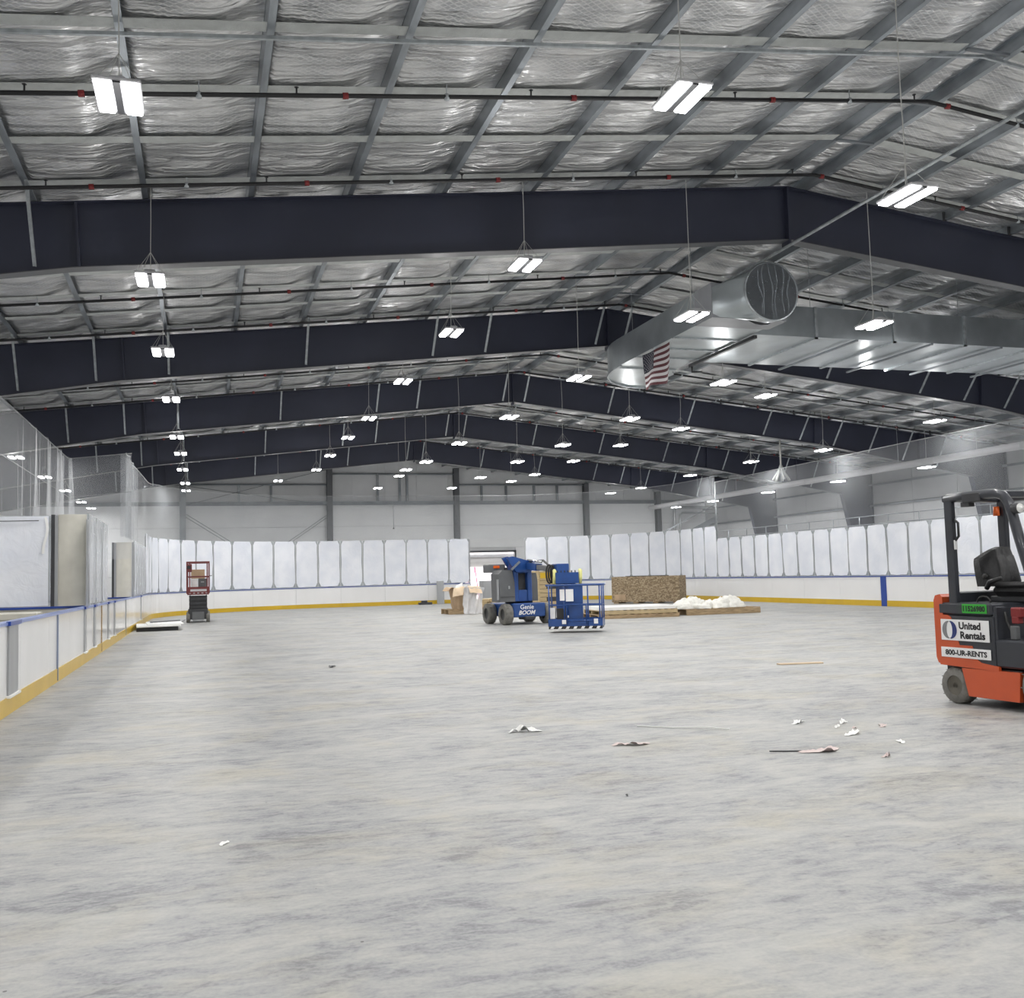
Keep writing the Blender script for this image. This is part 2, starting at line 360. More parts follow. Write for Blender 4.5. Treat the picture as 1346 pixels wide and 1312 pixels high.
for yc in bays:
    for sg in (-1, 1):
        for i in range(13):
            d = (PD[i]+PD[i+1])/2
            if yc < 8 and (i > 9): continue
            o = link('foil_pillow', FM[(k*7+i) % 4], ceil, (XR+sg*d, yc, topz(d)), (0, sg*math.atan(S), 0 if (i+k) % 2 else 0))
            k += 1
    link('foil_pillow', FR, ceil, (XR, yc, ZT-.02))
# flat bands crossing the foil, six to a bay, one piece per slope
bm = MB(); Lb = 21.2
bm.box(.40, -.10, 0, Lb, .10, .006)
bmesh_ = bm.mesh('insulation_band', M_band)
for i in range(8*6+2):
    y = FY[0] - BAY*2 + 1.47*i - .75
    if y < 2 or y > YB-.3: continue
    for sg in (-1, 1):
        o = link('insulation_band', bmesh_, ceil, (XR, y, ZT+.034), (0, math.atan(S) if sg > 0 else PI-math.atan(S), 0))
# ridge brackets between the two ridge purlins
for y in (12.45, 13.9, 10.9, 18.6, 21.3, 23.2, 27.5, 31.0):
    MB().box(-.36, -.03, -.02, .36, .03, .015).build('ridge_strut', M_girt, ceil, (XR, y, ZT-.03))

# ---------------------------------------------------------------- steel frames
BRL = [-4.05, -2.4, -.8, 2.4, 5.6, 7.0, 10.1]; BRR = [10.9, 14.1, 17.3, 20.5, 22.1, 23.6, 25.2, 26.8, 28.4]
fd = ['nearest of the five dark navy steel roof frames, with a plain smooth web',
      'second dark navy roof frame from the camera, half hidden by the big silver duct',
      'third dark navy roof frame from the camera, passing just below the hanging flag',
      'fourth dark navy roof frame from the camera, between the third frame and the last one',
      'farthest dark navy roof frame, just in front of the white end wall']
for k, y in enumerate(FY):
    t = empty('roof_frame', (XR, y, 0), 0, fd[k], 'roof frame', 'dark navy roof frames')
    tw = .008
    for sg in (-1, 1):
        top = [(sg*d, topz(d)-.012) for d in (0, 12.4, HW-.05)]
        bot = [(sg*d, botz(d)+.012) for d in (19.7, 12.4, 0)]
        MB().prism(top + [(sg*(HW-.05), 5.0)] + bot, 'y', -tw, tw).build('rafter_web', M_navy, t)
        f = MB()
        f.prism([(0, ZT), (sg*HW, topz(HW)), (sg*HW, topz(HW)-.014), (0, ZT-.014)], 'y', -.12, .12)
        f.build('top_flange', M_navy, t)
        f = MB()
        f.prism([(0, 7.6), (sg*12.4, botz(12.4)), (sg*19.7, botz(19.7)), (sg*19.7, botz(19.7)+.014), (sg*12.4, botz(12.4)+.014), (0, 7.614)], 'y', -.12, .12)
        f.build('bottom_flange', M_flange, t)
        c = MB(); c.prism([(sg*19.7, 5.02), (sg*21.45, 5.02), (sg*21.45, 0), (sg*20.85, 0)], 'y', -tw, tw)
        c.prism([(sg*19.7, 5.02), (sg*20.85, 0), (sg*20.87, 0), (sg*19.72, 5.02)], 'y', -.13, .13)
        c.prism([(sg*21.43, topz(HW)), (sg*21.43, 0), (sg*21.46, 0), (sg*21.46, topz(HW))], 'y', -.13, .13)
        c.build('column', M_navy, t)
        MB().prism([(sg*12.33, topz(12.3)-.01), (sg*12.37, topz(12.3)-.01), (sg*12.31, botz(12.3)+.01), (sg*12.27, botz(12.3)+.01)], 'y', -.12, .12).build('stiffener', M_navy, t)
        MB().box(sg*17.2-.02, -.12, botz(17.2)+.01, sg*17.2+.02, .12, topz(17.2)-.01).build('stiffener', M_navy, t)
    MB().box(-.02, -.13, 7.5, .02, .13, ZT-.01).build('ridge_stiffener', M_navy, t)
    xs = [-2.4] if k == 0 else BRL + [x for x in BRR]
    for x in xs:
        d = x-XR
        MB().bar((d, -.95, topz(d)+.02), (d, -.13, botz(d)+.07), .05, .012).bar((d+.022, -.95, topz(d)+.02), (d+.022, -.13, botz(d)+.07), .008, .05).build('flange_brace', M_galv, t)
    cl = MB()
    for d in PD:
        for sg in (-1, 1):
            if sg*d+XR > 14: cl.box(sg*d-.04, -.16, topz(d)-.015, sg*d+.04, -.135, topz(d)+.16)
    o = cl.build('purlin_cleats', M_dark, t); o['kind'] = 'stuff'

# ---------------------------------------------------------------- end wall and side walls
wb = MB()
wb.prism([(-11.2, 0), (15.3, 0), (15.3, 2.95), (18.6, 2.95), (18.6, 0), (32.2, 0), (32.2, topz(21.5)+.2), (XR, ZT+.2), (-11.2, topz(21.5)+.2)], 'y', YB, YB+.15)
wb = wb.build('wall_back', M_liner2); wb['kind'] = 'structure'
COLX = [-9.2, -1.2, 7.1, 14.85, 23.4, 28.45]
GZ = 6.0
def roofline(x): return roofz(x) - .02
xs = COLX + [32.0]
for a, b in zip([-11.1]+COLX, xs):                    # lower liner planks
    z = 0
    for z0, z1 in ((.02, 1.9), (1.92, 3.2), (3.22, 4.6), (4.62, GZ-.1)):
        if a < 15 < b:
            segs = [(a, b)] if z0 > 2.9 else [(a, 15.25), (18.65, b)]
        elif a > 14 and a < 18.7:
            segs = [(a, b)] if z0 > 2.9 else [(18.65, b)]
        else: segs = [(a, b)]
        for s0, s1 in segs:
            if s1-s0 > .3: MB().cbox(s0+.01, YB-.045, z0, s1-.01, YB, z1, .008).build('wall_panel', M_liner, wb)
for i in range(22):                                    # upper liner sheets
    x0 = -11.1 + i*1.96
    x1 = min(x0+1.93, 32)
    zz = min(roofline(x0), roofline(x1))
    MB().prism([(x0, GZ+.1), (x1, GZ+.1), (x1, roofline(x1)), (x0, roofline(x0))] if (x0-XR)*(x1-XR) > 0 else
               [(x0, GZ+.1), (x1, GZ+.1), (x1, roofline(x1)), (XR, roofline(XR)), (x0, roofline(x0))], 'y', YB-.03, YB).build('wall_panel', M_liner2, wb)
for x in COLX:
    c = MB(); zt = roofline(x)
    m_ = M_girt if x < 3 else M_col
    c.box(x-.16, YB-.42, 0, x+.16, YB-.40, zt).box(x-.01, YB-.40, 0, x+.01, YB-.06, zt).box(x-.16, YB-.07, 0, x+.16, YB-.05, zt)
    c.build('end_column', m_, wb)
for a, b in zip([-11.1]+COLX, xs):
    MB().box(a+.17, YB-.30, GZ-.02, b-.17, YB-.05, GZ).box(a+.17, YB-.30, GZ-.02, b-.17, YB-.28, GZ+.1).box(a+.17, YB-.28, GZ-.12, b-.17, YB-.26, GZ-.02).build('girt', M_girt, wb)
    z2 = 7.15 if not 7 < a < 14 else 7.8
    if -2 < a < 24 or a < 0:
        if roofline(a) > z2+.1 or roofline(b) > z2+.1:
            MB().box(a+.17, YB-.28, z2-.02, b-.17, YB-.05, z2).box(a+.17, YB-.28, z2-.1, b-.17, YB-.26, z2).build('girt', M_girt, wb)
for x, z1 in ((1.9, 7.1), (3.72, 7.1), (10.0, 7.75), (11.35, 7.75), (11.8, 7.75), (16.5, 7.1), (18.1, 7.1), (19.95, 7.1), (21.5, 7.1)):
    MB().box(x-.06, YB-.2, GZ+.05, x+.06, YB-.06, z1).build('wall_stud', M_girt if x > 3 else M_galv, wb)
for p, q in (((-1.0, 5.4), (4.9, 1.5)), ((7.0, 5.35), (1.1, 1.3)), ((-.9, 7.0), (6.9, 5.9)), ((-.9, 5.95), (6.9, 8.0)), ((-1.05, 5.25), (4.9, 1.35)), ((7.0, 5.2), (1.2, 1.2))):
    MB().tube([(p[0], YB-.33, p[1]), (q[0], YB-.33, q[1])], .014, 5).build('bracing_cable', M_girt, wb)
MB().tube([(10.9, YB-.3, 6.1), (10.9, YB-.3, 4.5)], .012, 5).tube([(10.9, YB-.3, 4.42), (10.9, YB-.3, 4.5)], .05, 6).build('pull_cord', M_girt, wb)
# doorway: bright unfinished room behind
dr = empty('door_1', (16.95, YB, 0)); dr['kind'] = 'structure'
MB().box(-1.72, -.1, 0, -1.62, .2, 3.0).box(1.62, -.1, 0, 1.72, .2, 3.0).box(-1.72, -.1, 2.9, 1.72, .2, 3.02).build('door_frame', M_col, dr)
rm = MB(); rm.box(-3.2, 7, 0, 3.2, 7.1, 3.4).box(-3.3, .15, 0, -3.2, 7.1, 3.4).box(3.2, .15, 0, 3.3, 7.1, 3.4).box(-3.2, .16, 3.4, 3.2, 7.1, 3.5)
rm.build('room_shell', M_glight, dr)
MB().tube([(-3.0, 1.3, 2.35), (3.0, 1.3, 2.3)], .32, 16).build('rolled_shutter', M_panelw, dr)
MB().box(-3.0, 1.0, 2.62, 3.0, 1.7, 2.8).build('soffit', M_liner, dr)
la = bpy.data.lights.new('room_light', 'AREA'); la.energy = 900; la.size = 3; la.color = (1, .97, .98)
lo = bpy.data.objects.new('room_light', la); C.objects.link(lo); lo.location = (16.95, YB+3.4, 3.35)
lad = empty('step_ladder', (16.35, YB+2.2, 0), 0, 'red step ladder standing in the bright room beyond the doorway', 'ladder')
for sg in (-1, 1):
    MB().bar((sg*.36, -.35, 0), (sg*.2, 0, 2.3), .05, .08).build('rail', M_pink, lad)
    MB().bar((sg*.34, .55, 0), (sg*.2, .03, 2.3), .04, .05).build('rail', M_pink, lad)
for i in range(7):
    z = .3+i*.3; f_ = z/2.3
    MB().box(-.34*(1-f_*.4), -.35*(1-f_)-.04, z, .34*(1-f_*.4), -.35*(1-f_)+.04, z+.03).build('tread', M_alu, lad)
# side and front walls
def side_wall(name, x, sg):
    y0, y1 = YF, YB
    w_ = MB().box(x, y0, 0, x+sg*.15, y1, topz(21.5)+.2).build(name, M_linr); w_['kind'] = 'structure'
    n = 24; st = (y1-y0)/n
    for i in range(n):
        if y0+st*i < 8: continue
        MB().cbox(x-sg*.04, y0+st*i+.01, .02, x, y0+st*(i+1)-.01, 4.45, .008).build('wall_panel', M_liner2, w_)
        MB().cbox(x-sg*.03, y0+st*i+.01, 4.5, x, y0+st*(i+1)-.01, topz(21.5)-.02, .008).build('wall_panel', M_linr, w_)
    for z in (2.4, 4.47, 5.5):
        MB().box(x-sg*.25, 8, z-.02, x-sg*.04, y1, z).box(x-sg*.25, 8, z-.1, x-sg*.23, y1, z).build('girt', M_girt, w_)
    return w_
side_wall('wall_right', 32.05, 1); side_wall('wall_left', -11.05, -1)
wf = MB().box(-11.2, YF-.15, 0, 32.2, YF, ZT+.2).build('wall_front', M_liner2); wf['kind'] = 'structure'

# ---------------------------------------------------------------- hanging lights
rows = {
 'A': (5.62, [(-5.72, 34.76), (-5.75, 40.98), (-5.76, 46.85), (-5.82, 53.26), (-5.79, 57.48)], 'in the row outside the left netting'),
 'B': (6.01, [(-.75, 9.64), (-.76, 15.53), (-.77, 20.44), (-.78, 25.72), (-.82, 32.4), (-.8, 36.56), (-.84, 41.79), (-.84, 47.49), (-.87, 51.3)], 'in the leftmost row inside the rink'),
 'C': (6.61, [(4.98, 9.48), (5.1, 15.47), (4.99, 20.22), (4.98, 25.57), (5.05, 31.73), (4.99, 36.22), (4.98, 41.59), (4.99, 47.06)], 'in the second row from the left'),
 'D': (6.01, [(8.3, 10.04), (8.35, 15.88), (8.35, 21.54), (8.39, 27.28), (8.33, 32.98), (8.35, 38.44), (8.12, 41.4)], 'in the row just left of the ridge'),
 'E': (6.01, [(12.11, 15.76), (12.09, 21.49), (12.1, 27.15), (12.14, 33.1), (12.04, 38.2), (12.21, 44.48)], 'in the row just right of the ridge'),
 'F': (6.61, [(16.04, 26.03), (16.57, 32.68), (16.18, 37.32), (16.2, 42.86), (16.31, 48.81)], 'in the row halfway down the right slope'),
 'G': (6.01, [(22.3, 26.3), (22.4, 32.5, 5.87), (22.28, 37.55), (22.31, 43.25), (22.75, 49.88)], 'in the row above the right boards'),
 'H': (5.34, [(27.74, 33.34), (27.74, 39.25), (27.62, 45.02), (27.6, 50.82), (27.66, 55.62)], 'in the row outside the right netting')}
ORD = ['nearest', 'second', 'third', 'fourth', 'fifth', 'sixth', 'seventh', 'eighth', 'ninth']
hm = MB().cbox(-.21, -.33, .0, .21, .33, .035, .01).cbox(-.08, -.25, .035, .08, .25, .09, .02).mesh('housing', M_lamph)
spm = MB().cbox(-.036, -.325, -.02, .036, .325, 0, .004).mesh('darkened_spine', M_dark)  # strip coloured dark so the gap between the glowing tubes reads unlit
dm = MB().cbox(-.072, -.31, -.028, .072, .31, .0, .01).mesh('diffuser', M_lampe)
ad = bpy.data.lights.new('high_bay_light', 'AREA'); ad.shape = 'RECTANGLE'; ad.size = .5; ad.size_y = .6; ad.energy = LAMP_W; ad.color = (1, .985, .965); ad.spread = PI
gd = bpy.data.lights.new('diffuser_side_glow', 'POINT'); gd.energy = GLOW_W; gd.color = (1, .985, .965); gd.shadow_soft_size = .1
def emit(t):
    o = bpy.data.objects.new('lamp_emitter', ad); C.objects.link(o); o.parent = t; o.location = (0, 0, -.05)
    o = bpy.data.objects.new('side_glow', gd); C.objects.link(o); o.parent = t; o.location = (0, 0, -.5)
def lamp(x, y, z, label, group):
    t = empty('high_bay_light', (x, y, z), 0, label, 'ceiling light', group)
    link('housing', hm, t)
    link('darkened_spine', spm, t); link('diffuser', dm, t, (-.122, 0, 0)); link('diffuser', dm, t, (.122, 0, 0))
    zt = roofz(x) + .14 - z
    MB().tube([(0, .02, .09), (.0, .0, .5), (.02*math.sin(y), .0, zt*.6), (0, .01, zt)], .007, 4).tube([(-.2, -.22, .03), (0, 0, .42), (.2, .22, .03)], .004, 3).tube([(.2, -.22, .03), (0, 0, .42), (-.2, .22, .03)], .004, 3).build('cable', M_cable, t)
    emit(t)
for kx, (z, pts, desc) in rows.items():
    for i, (x, y, *zz) in enumerate(pts):
        lamp(x, y, zz[0] if zz else z, ('%s twin-tube hanging light from the camera ' % ORD[i]).replace('nearest twin-tube hanging light from the camera', 'nearest twin-tube hanging light') + ' ' + desc if i else 'nearest twin-tube hanging light ' + desc, 'hanging high bay lights')
for x, y, z, lb in ((3.44, 50, 6.37, 'leftmost of the six small hanging lights close to the end wall'), (9.02, 54, 6.38, 'low hanging light close to the end wall, left of the doorway and below the ridge'),
                    (9.1, 48.2, 6.45, 'small hanging light close to the end wall just under the last frame ridge'), (13.15, 54, 6.38, 'low hanging light in front of the dark column left of the doorway'),
                    (15.7, 51, 6.47, 'hanging light above the doorway in front of the wall studs'), (22.3, 53.1, 6.0, 'rightmost of the six small hanging lights close to the end wall')):
    lamp(x, y, z, lb, 'hanging high bay lights')
# the same rows go on over and behind the camera
for x, z in ((-.8, 6.01), (5, 6.61), (8.35, 6.01), (12.1, 6.01), (16.2, 6.61), (22.3, 6.01), (-5.8, 5.62)):
    rn_ = {-.8: 'above the left boards', 5: 'second from the left inside the rink', 8.35: 'just left of the ridge', 12.1: 'just right of the ridge', 16.2: 'halfway down the right slope', 22.3: 'above the right boards', -5.8: 'outside the left netting'}[x]
    for iy, y in enumerate((3.9, -1.9, -7.4) + ((9.8, 15.8, 21.4, 28.4) if x < -2 else ()) + ((9.9, 15.6, 21.5) if x > 16 else ()) + ((9.9,) if 12 < x < 13 else ())):
        t = empty('high_bay_light', (x, y, z), 0, 'unseen light of the row %s, %s' % (rn_, ('nearly overhead', 'just behind the camera', 'farthest behind the camera', 'beyond the frame edge, nearer', 'beyond the frame edge, middle', 'beyond the frame edge, farther', 'beyond the frame edge, farthest')[iy]), 'ceiling light', 'hanging lights outside the view')
        link('housing', hm, t); link('darkened_spine', spm, t); link('diffuser', dm, t, (-.122, 0, 0)); link('diffuser', dm, t, (.122, 0, 0)); emit(t)
for y in (27.6, 21.5, 15.6):
    t = empty('high_bay_light', (27.7, y, 5.34), 0, 'unseen light outside the right netting, %s' % {27.6: 'farthest', 21.5: 'middle', 15.6: 'nearest'}[y], 'ceiling light', 'hanging lights outside the view')
    link('housing', hm, t); link('darkened_spine', spm, t); link('diffuser', dm, t, (-.122, 0, 0)); link('diffuser', dm, t, (.122, 0, 0))
    emit(t)

# ---------------------------------------------------------------- sprinkler pipes, conduits
PY = []
for yf in FY: PY += [yf-3.95, yf-.97]
pn = ['nearest black sprinkler pipe crossing under the foil roof', 'black sprinkler pipe just in front of the nearest roof frame',
      'black sprinkler pipe between the first and second roof frames', 'black sprinkler pipe along the top of the second roof frame',
      'black sprinkler pipe between the second and third roof frames', 'black sprinkler pipe along the top of the third roof frame',
      'black sprinkler pipe between the third and fourth roof frames', 'black sprinkler pipe along the top of the fourth roof frame',
      'black sprinkler pipe between the fourth and last roof frames', 'black sprinkler pipe along the top of the farthest roof frame']
for i, y in enumerate(PY):
    near = i < 3
    off = .17 if i % 2 == 0 else .12
    t = empty('sprinkler_pipe', (XR, y, 0), 0, pn[i], 'pipe', 'black sprinkler pipes')
    r = .03
    for sg in (-1, 1):
        MB().tube([(0, 0, ZT-off), (sg*21, 0, topz(21)-off)], r, 8).build('pipe', M_pipe, t)
    cm = MB().tube([(-.035, 0, 0), (.035, 0, 0)], .042, 8).box(-.015, -.055, -.018, .015, .055, .018)
    cm = cm.mesh('coupling', M_red); rodm = MB().tube([(0, 0, 0), (0, 0, off)], .007, 4).tube([(0, 0, -.04), (0, 0, .03)], .038, 6).mesh('hanger', M_galv)
    hdm = MB().tube([(0, 0, .02), (0, 0, .1)], .012, 5).tube([(0, 0, .1), (0, 0, .105)], .03, 6).mesh('sprinkler_head', M_dark)
    for j in range(-6, 7):
        d = j*3.05 + (.16 if i % 2 else .35)
        if abs(d) < 20.5:
            link('coupling', cm, t, (d, 0, topz(d)-off), (0, math.atan(S)*(1 if d > 0 else -1), 0))
            link('hanger', rodm, t, (d+1.3, 0, topz(d+1.3)-off)); link('sprinkler_head', hdm, t, (d-.6, 0, topz(d-.6)-off))
t = empty('steel_strut', (XR, 10.98, 0), 0, 'thin pale steel strut crossing the roof nearest the camera', 'conduit')
for sg in (-1, 1): MB().bar((0, 0, ZT-.06), (sg*21, 0, topz(21)-.06), .04, .04).build('rail', M_galv, t)
t = MB().tube([(10.38, 2, 7.43), (10.38, 19.9, 7.43)], .03, 8).build('conduit_pipe', M_galv)
tag(t, 'long straight grey conduit running under the ridge towards the round duct mouth', 'conduit')

# ---------------------------------------------------------------- duct
dct = empty('air_duct', (11, 20, 0), 0, 'big silver sheet-metal air duct hanging under the ridge with a round open mouth', 'duct')
ZB, ZU, X0, X1 = 6.40, 7.06, 9.5, 11.05
def L_(x, y, z): return (x-11, y-20, z)
def dbox(b, x0, y0, z0, x1, y1, z1, **k): return b.box(x0-11, y0-20, z0, x1-11, y1-20, z1)
arc = [(11.3-1.8*math.cos(a), 21.9+2.4*math.sin(a)) for a in [PI/2*i/10 for i in range(11)]]
poly = [(X0, 17.92)] + arc + [(11.32, 22.6), (11.12, 22.3), (11.05, 21.6), (11.05, 17.92)]
MB().prism([(x-11, y-20) for x, y in poly], 'z', ZB, ZU).build('duct_run', M_duct, dct)
rim = MB()
for zz in (ZB-.02,):
    pts = [(X0, 21.7)]+arc
    for (a, b) in zip(pts, pts[1:]): rim.bar(L_(a[0], a[1], zz), L_(b[0], b[1], zz), .05, .05)
rim.build('elbow_rim', M_galv, dct)
xj = [11.05, 12.6, 14.6, 16.5, 18.4, 20.3, 22.2, 24.1, 26.0, 27.9]
for i, (a, b) in enumerate(zip(xj, xj[1:])):
    dbox(MB(), a+.01, 18.35, ZB, b-.01, 21.1, ZU).build('duct_section', M_duct, dct)
    dbox(dbox(MB(), b-.03, 18.31, ZB-.04, b+.03, 21.14, ZB), b-.03, 18.31, ZB-.04, b+.03, 18.35, ZU).build('duct_seam', M_galv, dct)
    if i: dbox(MB(), (a+b)/2-.1, 18.2, ZB-.08, (a+b)/2-.04, 21.3, ZB-.04).build('hanger_strut', M_girt, dct)
for y in (18.9, 19.9, 20.8, 22.0):
    dbox(MB(), X0-.02, y-.03, ZB-.03, X1+.02, y+.03, ZB).build('duct_seam', M_galv, dct)
MB().bar(L_(11.1, 18.3, ZB-.06), L_(11.1, 21.3, ZB-.06), .07, .07).tube([L_(11.1, 21.2, ZB-.06), L_(11.1, 21.2, ZB-.22), L_(11.35, 21.2, ZB-.22)], .03, 6).build('hanger_strut', M_dark, dct)
# end box with round mouth
dbox(MB(), X0-.01, 17.2, ZB-.012, X1+.1, 17.9, ZU+.02).build('end_box', M_ductbox, dct)
cx, cz = 10.42, 6.77
V = []; n = 28
sq = []
for kq in range(n):
    a = 2*PI*kq/n; c_, s_ = math.cos(a), math.sin(a); m_ = max(abs(c_), abs(s_))
    sq.append((10.28-11+.77*c_/m_, 17.2-20, (ZB+ZU)/2+.33*s_/m_))
ci = [(cx-11+.56*math.cos(2*PI*q/n), 16.78-20, cz+.56*math.sin(2*PI*q/n)) for q in range(n)]
ci2 = [(cx-11+.56*math.cos(2*PI*q/n), 16.55-20, cz+.56*math.sin(2*PI*q/n)) for q in range(n)]
b = MB(); b.add(sq+ci+ci2, [(i, (i+1) % n, n+(i+1) % n, n+i) for i in range(n)]+[(n+i, n+(i+1) % n, 2*n+(i+1) % n, 2*n+i) for i in range(n)], True)
b.build('round_transition', M_duct, dct)
b = MB(); b.lathe([(.555, 0), (.585, 0), (.585, .04), (.555, .04)], (cx-11, 16.53-20, cz), 'y', 28).build('mouth_ring', M_galv, dct)
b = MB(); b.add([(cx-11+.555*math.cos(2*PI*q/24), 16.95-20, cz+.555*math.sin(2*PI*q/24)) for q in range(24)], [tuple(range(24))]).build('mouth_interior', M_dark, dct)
M_poly = mat('clear_polythene', (.55, .6, .66), .15, alpha=.2); vary(M_poly, 4, .2, 1.0, 6, stretch=(3, 1, .6))
def sheet(u, v):
    a = 2*PI*u; r = .57*v
    return (cx-11+r*math.cos(a), 16.52-20-.05*abs(noise.noise(Vector((r*5*math.cos(a), r*5*math.sin(a), 2)))), cz+r*math.sin(a))
MB().grid(sheet, 28, 8).build('polythene_cover', M_poly, dct)
for q in range(6):
    a = PI/2+(q-2.5)*.28; b_ = -PI/2-(q-2.5)*.22+.25*math.sin(q*3)
    MB().tube([(cx-11+.54*math.cos(a)*t_+.54*math.cos(b_)*(1-t_)+.03*math.sin(t_*9+q), 16.46-20, cz+.54*math.sin(a)*t_+.54*math.sin(b_)*(1-t_)) for t_ in [i/6 for i in range(7)]], [.002, .012, .006, .016, .008, .012, .002], 4).build('polythene_fold', M_poly, dct)
MB().box(9.62-11, 17.19-20, 6.7, 9.74-11, 17.2-20, 6.82).build('label_plate', M_white, dct)
for x, y in ((9.6, 18.2), (9.6, 21.2), (12.6, 18.5), (16.5, 18.5), (20.3, 18.5), (12.6, 20.9), (16.5, 20.9)):
    MB().tube([L_(x, y, ZU), L_(x, y, roofz(x)+.02)], .006, 4).build('hanger_rod', M_galv, dct)
# ---------------------------------------------------------------- flag
fg = empty('flag', (9.47, 20.43, 6.34), 0, 'red, white and blue striped flag hanging under the silver duct', 'flag')
def flagpt(u, v):   # u along -Y, v down
    return (.05*math.sin(u*9+v*1.5)*(.3+v) + .03*math.sin(u*3), -1.36*u, -.80*v + .03*math.sin(u*6)*v)
for s_ in range(13):
    m_ = M_fred if s_ % 2 == 0 else M_fwhite
    u0 = .42 if s_ < 7 else 0
    MB().grid(lambda u, v: flagpt(u0+(1-u0)*u, (s_+v)/13), 16, 2).build('stripe', m_, fg)
MB().grid(lambda u, v: flagpt(.42*u, v*7/13), 10, 6).build('canton', M_fblue, fg)
st = MB()
for r_ in range(9):
    for c_ in range(6 if r_ % 2 == 0 else 5):
        u = .42*((c_*2+(1 if r_ % 2 == 0 else 2))/12); v = 7/13*(r_+1)/10
        p = flagpt(u, v); vs = []
        for q in range(10):
            rr_ = .017 if q % 2 == 0 else .007; a = PI/2+q*PI/5
            vs.append((p[0]-.006, p[1]+rr_*math.cos(a), p[2]+rr_*math.sin(a)))
        st.add(vs+[(p[0]-.006, p[1], p[2])], [(q, (q+1) % 10, 10) for q in range(10)])
o = st.build('stars', M_fwhite, fg); o['kind'] = 'stuff'

# ---------------------------------------------------------------- rink boards along a rounded path
RX0, RX1, RYE, RR = -2.22, 23.2, 53.7, 8.5
YS = 2.0
SL = RYE-RR-YS; SA = PI/2*RR; SE = (RX1-RX0)-2*RR
def path(s):
    if s < SL: return Vector((RX0, YS+s, 0)), Vector((-1, 0, 0))
    s -= SL
    if s < SA:
        a = PI - s/RR; c = Vector((RX0+RR, RYE-RR, 0)); n_ = Vector((math.cos(a), math.sin(a), 0)); return c+n_*RR, n_
    s -= SA
    if s < SE: return Vector((RX0+RR+s, RYE, 0)), Vector((0, 1, 0))
    s -= SE
    if s < SA:
        a = PI/2 - s/RR; c = Vector((RX1-RR, RYE-RR, 0)); n_ = Vector((math.cos(a), math.sin(a), 0)); return c+n_*RR, n_
    s -= SA
    return Vector((RX1, RYE-RR-s, 0)), Vector((1, 0, 0))
STOT = 2*SL+2*SA+SE
def ribbon(b, s0, s1, z0, z1, o0, o1, wob=0, seed=0):
    curved = not (s1 <= SL or s0 >= STOT-SL or (SL+SA <= s0 and s1 <= SL+SA+SE))
    n_ = max(1, int((s1-s0)/.4)) if curved else 1
    V = []
    for i in range(n_+1):
        p, q = path(s0+(s1-s0)*i/n_)
        V += [p+q*o0+Vector((0, 0, z0)), p+q*o1+Vector((0, 0, z0)), p+q*o1+Vector((0, 0, z1)), p+q*o0+Vector((0, 0, z1))]
    F = []
    for i in range(n_):
        a, c = i*4, i*4+4
        F += [(a, a+1, c+1, c), (a+1, a+2, c+2, c+1), (a+2, a+3, c+3, c+2), (a+3, a, c, c+3)]
    F += [(0, 3, 2, 1), (n_*4, n_*4+1, n_*4+2, n_*4+3)]
    return b.add(V, F)
def film_sheet(s0, s1, z0, z1, off, seed):
    nu, nv = 10, 12; g = .035+.02*random.random()
    def fn(u, v):
        cu = abs(u-.5)*2; cv = abs(v-.5)*2
        e = noise.noise(Vector((v*3, seed, 0)))*.03*(1 if u < .5 else -1)*(cu**3)
        rc = .10*max(0, cv-.90)/.10*cu**6*(1 if u < .5 else -1)
        s = s0+g+(s1-s0-2*g)*u + e + rc
        p, q = path(s)
        bulge = .012*noise.noise(Vector((u*2.2+seed, v*3.1, 3)))+.02*noise.noise(Vector((u*6+seed, v*1.2, 9)))*cu**3
        dz = noise.noise(Vector((u*3+seed, 1, v)))*.02
        return p+q*(off-.012+bulge)+Vector((0, 0, z0+(z1-z0)*v+dz))
    return MB().grid(fn, nu, nv)
OFF = .05
def gates(s):                                            # s of a y on the left side
    return s-YS
secs = {'left': empty('dasher_boards', (RX0, 25, 0), 0, 'white rink boards with blue cap and grey gate posts along the left', 'rink boards', None),
        'end': empty('dasher_boards', (XR, RYE, 0), 0, 'white rink boards curving round the far end with tall masked panels above', 'rink boards', None),
        'right': empty('dasher_boards', (RX1, 35, 0), 0, 'white rink boards with one blue upright stripe along the right', 'rink boards', None)}
def rpart(b, name, m, sec, sub=None):
    t = secs[sec]; o = b.build(name, m, t)
    # vertices are in world coordinates: shift into the thing's frame
    o.data.transform(Matrix.Translation(-t.location)); return o
sLs, sLe = SL-2.6, STOT-SL+2.6                           # side / end split (short straight bit belongs to the end)
GAP0 = SL+SA+(14.0-(RX0+RR)); GAP1 = SL+SA+(17.15-(RX0+RR))
GAPB1 = GAP1
def seg_of(s): return 'left' if s < sLs else ('right' if s > sLe else 'end')
def run(lo, hi, step):
    n_ = max(1, round((hi-lo)/step)); return [(lo+(hi-lo)*i/n_, lo+(hi-lo)*(i+1)/n_) for i in range(n_)]
spans = [(0, sLs, 'left'), (sLs, GAP0, 'end'), (GAPB1, sLe, 'end'), (sLe, STOT, 'right')]
for lo, hi, sec in spans:
    for a, b_ in run(lo, hi, 2.44):
        rpart(ribbon(MB(), a+.004, b_-.004, .2, 1.045, 0, OFF), 'board_panel', M_board, sec)
        rpart(ribbon(MB(), a+.002, b_-.002, 0, .205, -.012, OFF), 'kick_plate', M_yel, sec)
        rpart(ribbon(MB(), a, b_, 1.045, 1.08, -.02, .12), 'cap_rail', M_lblue if sec == 'left' else M_blue, sec)
# blue upright on the right boards
sb = STOT-(30.45-YS)
rpart(ribbon(MB(), sb-.15, sb+.15, 0.0, 1.05, -.02, -.002), 'blue_line_strip', M_blue, 'right')
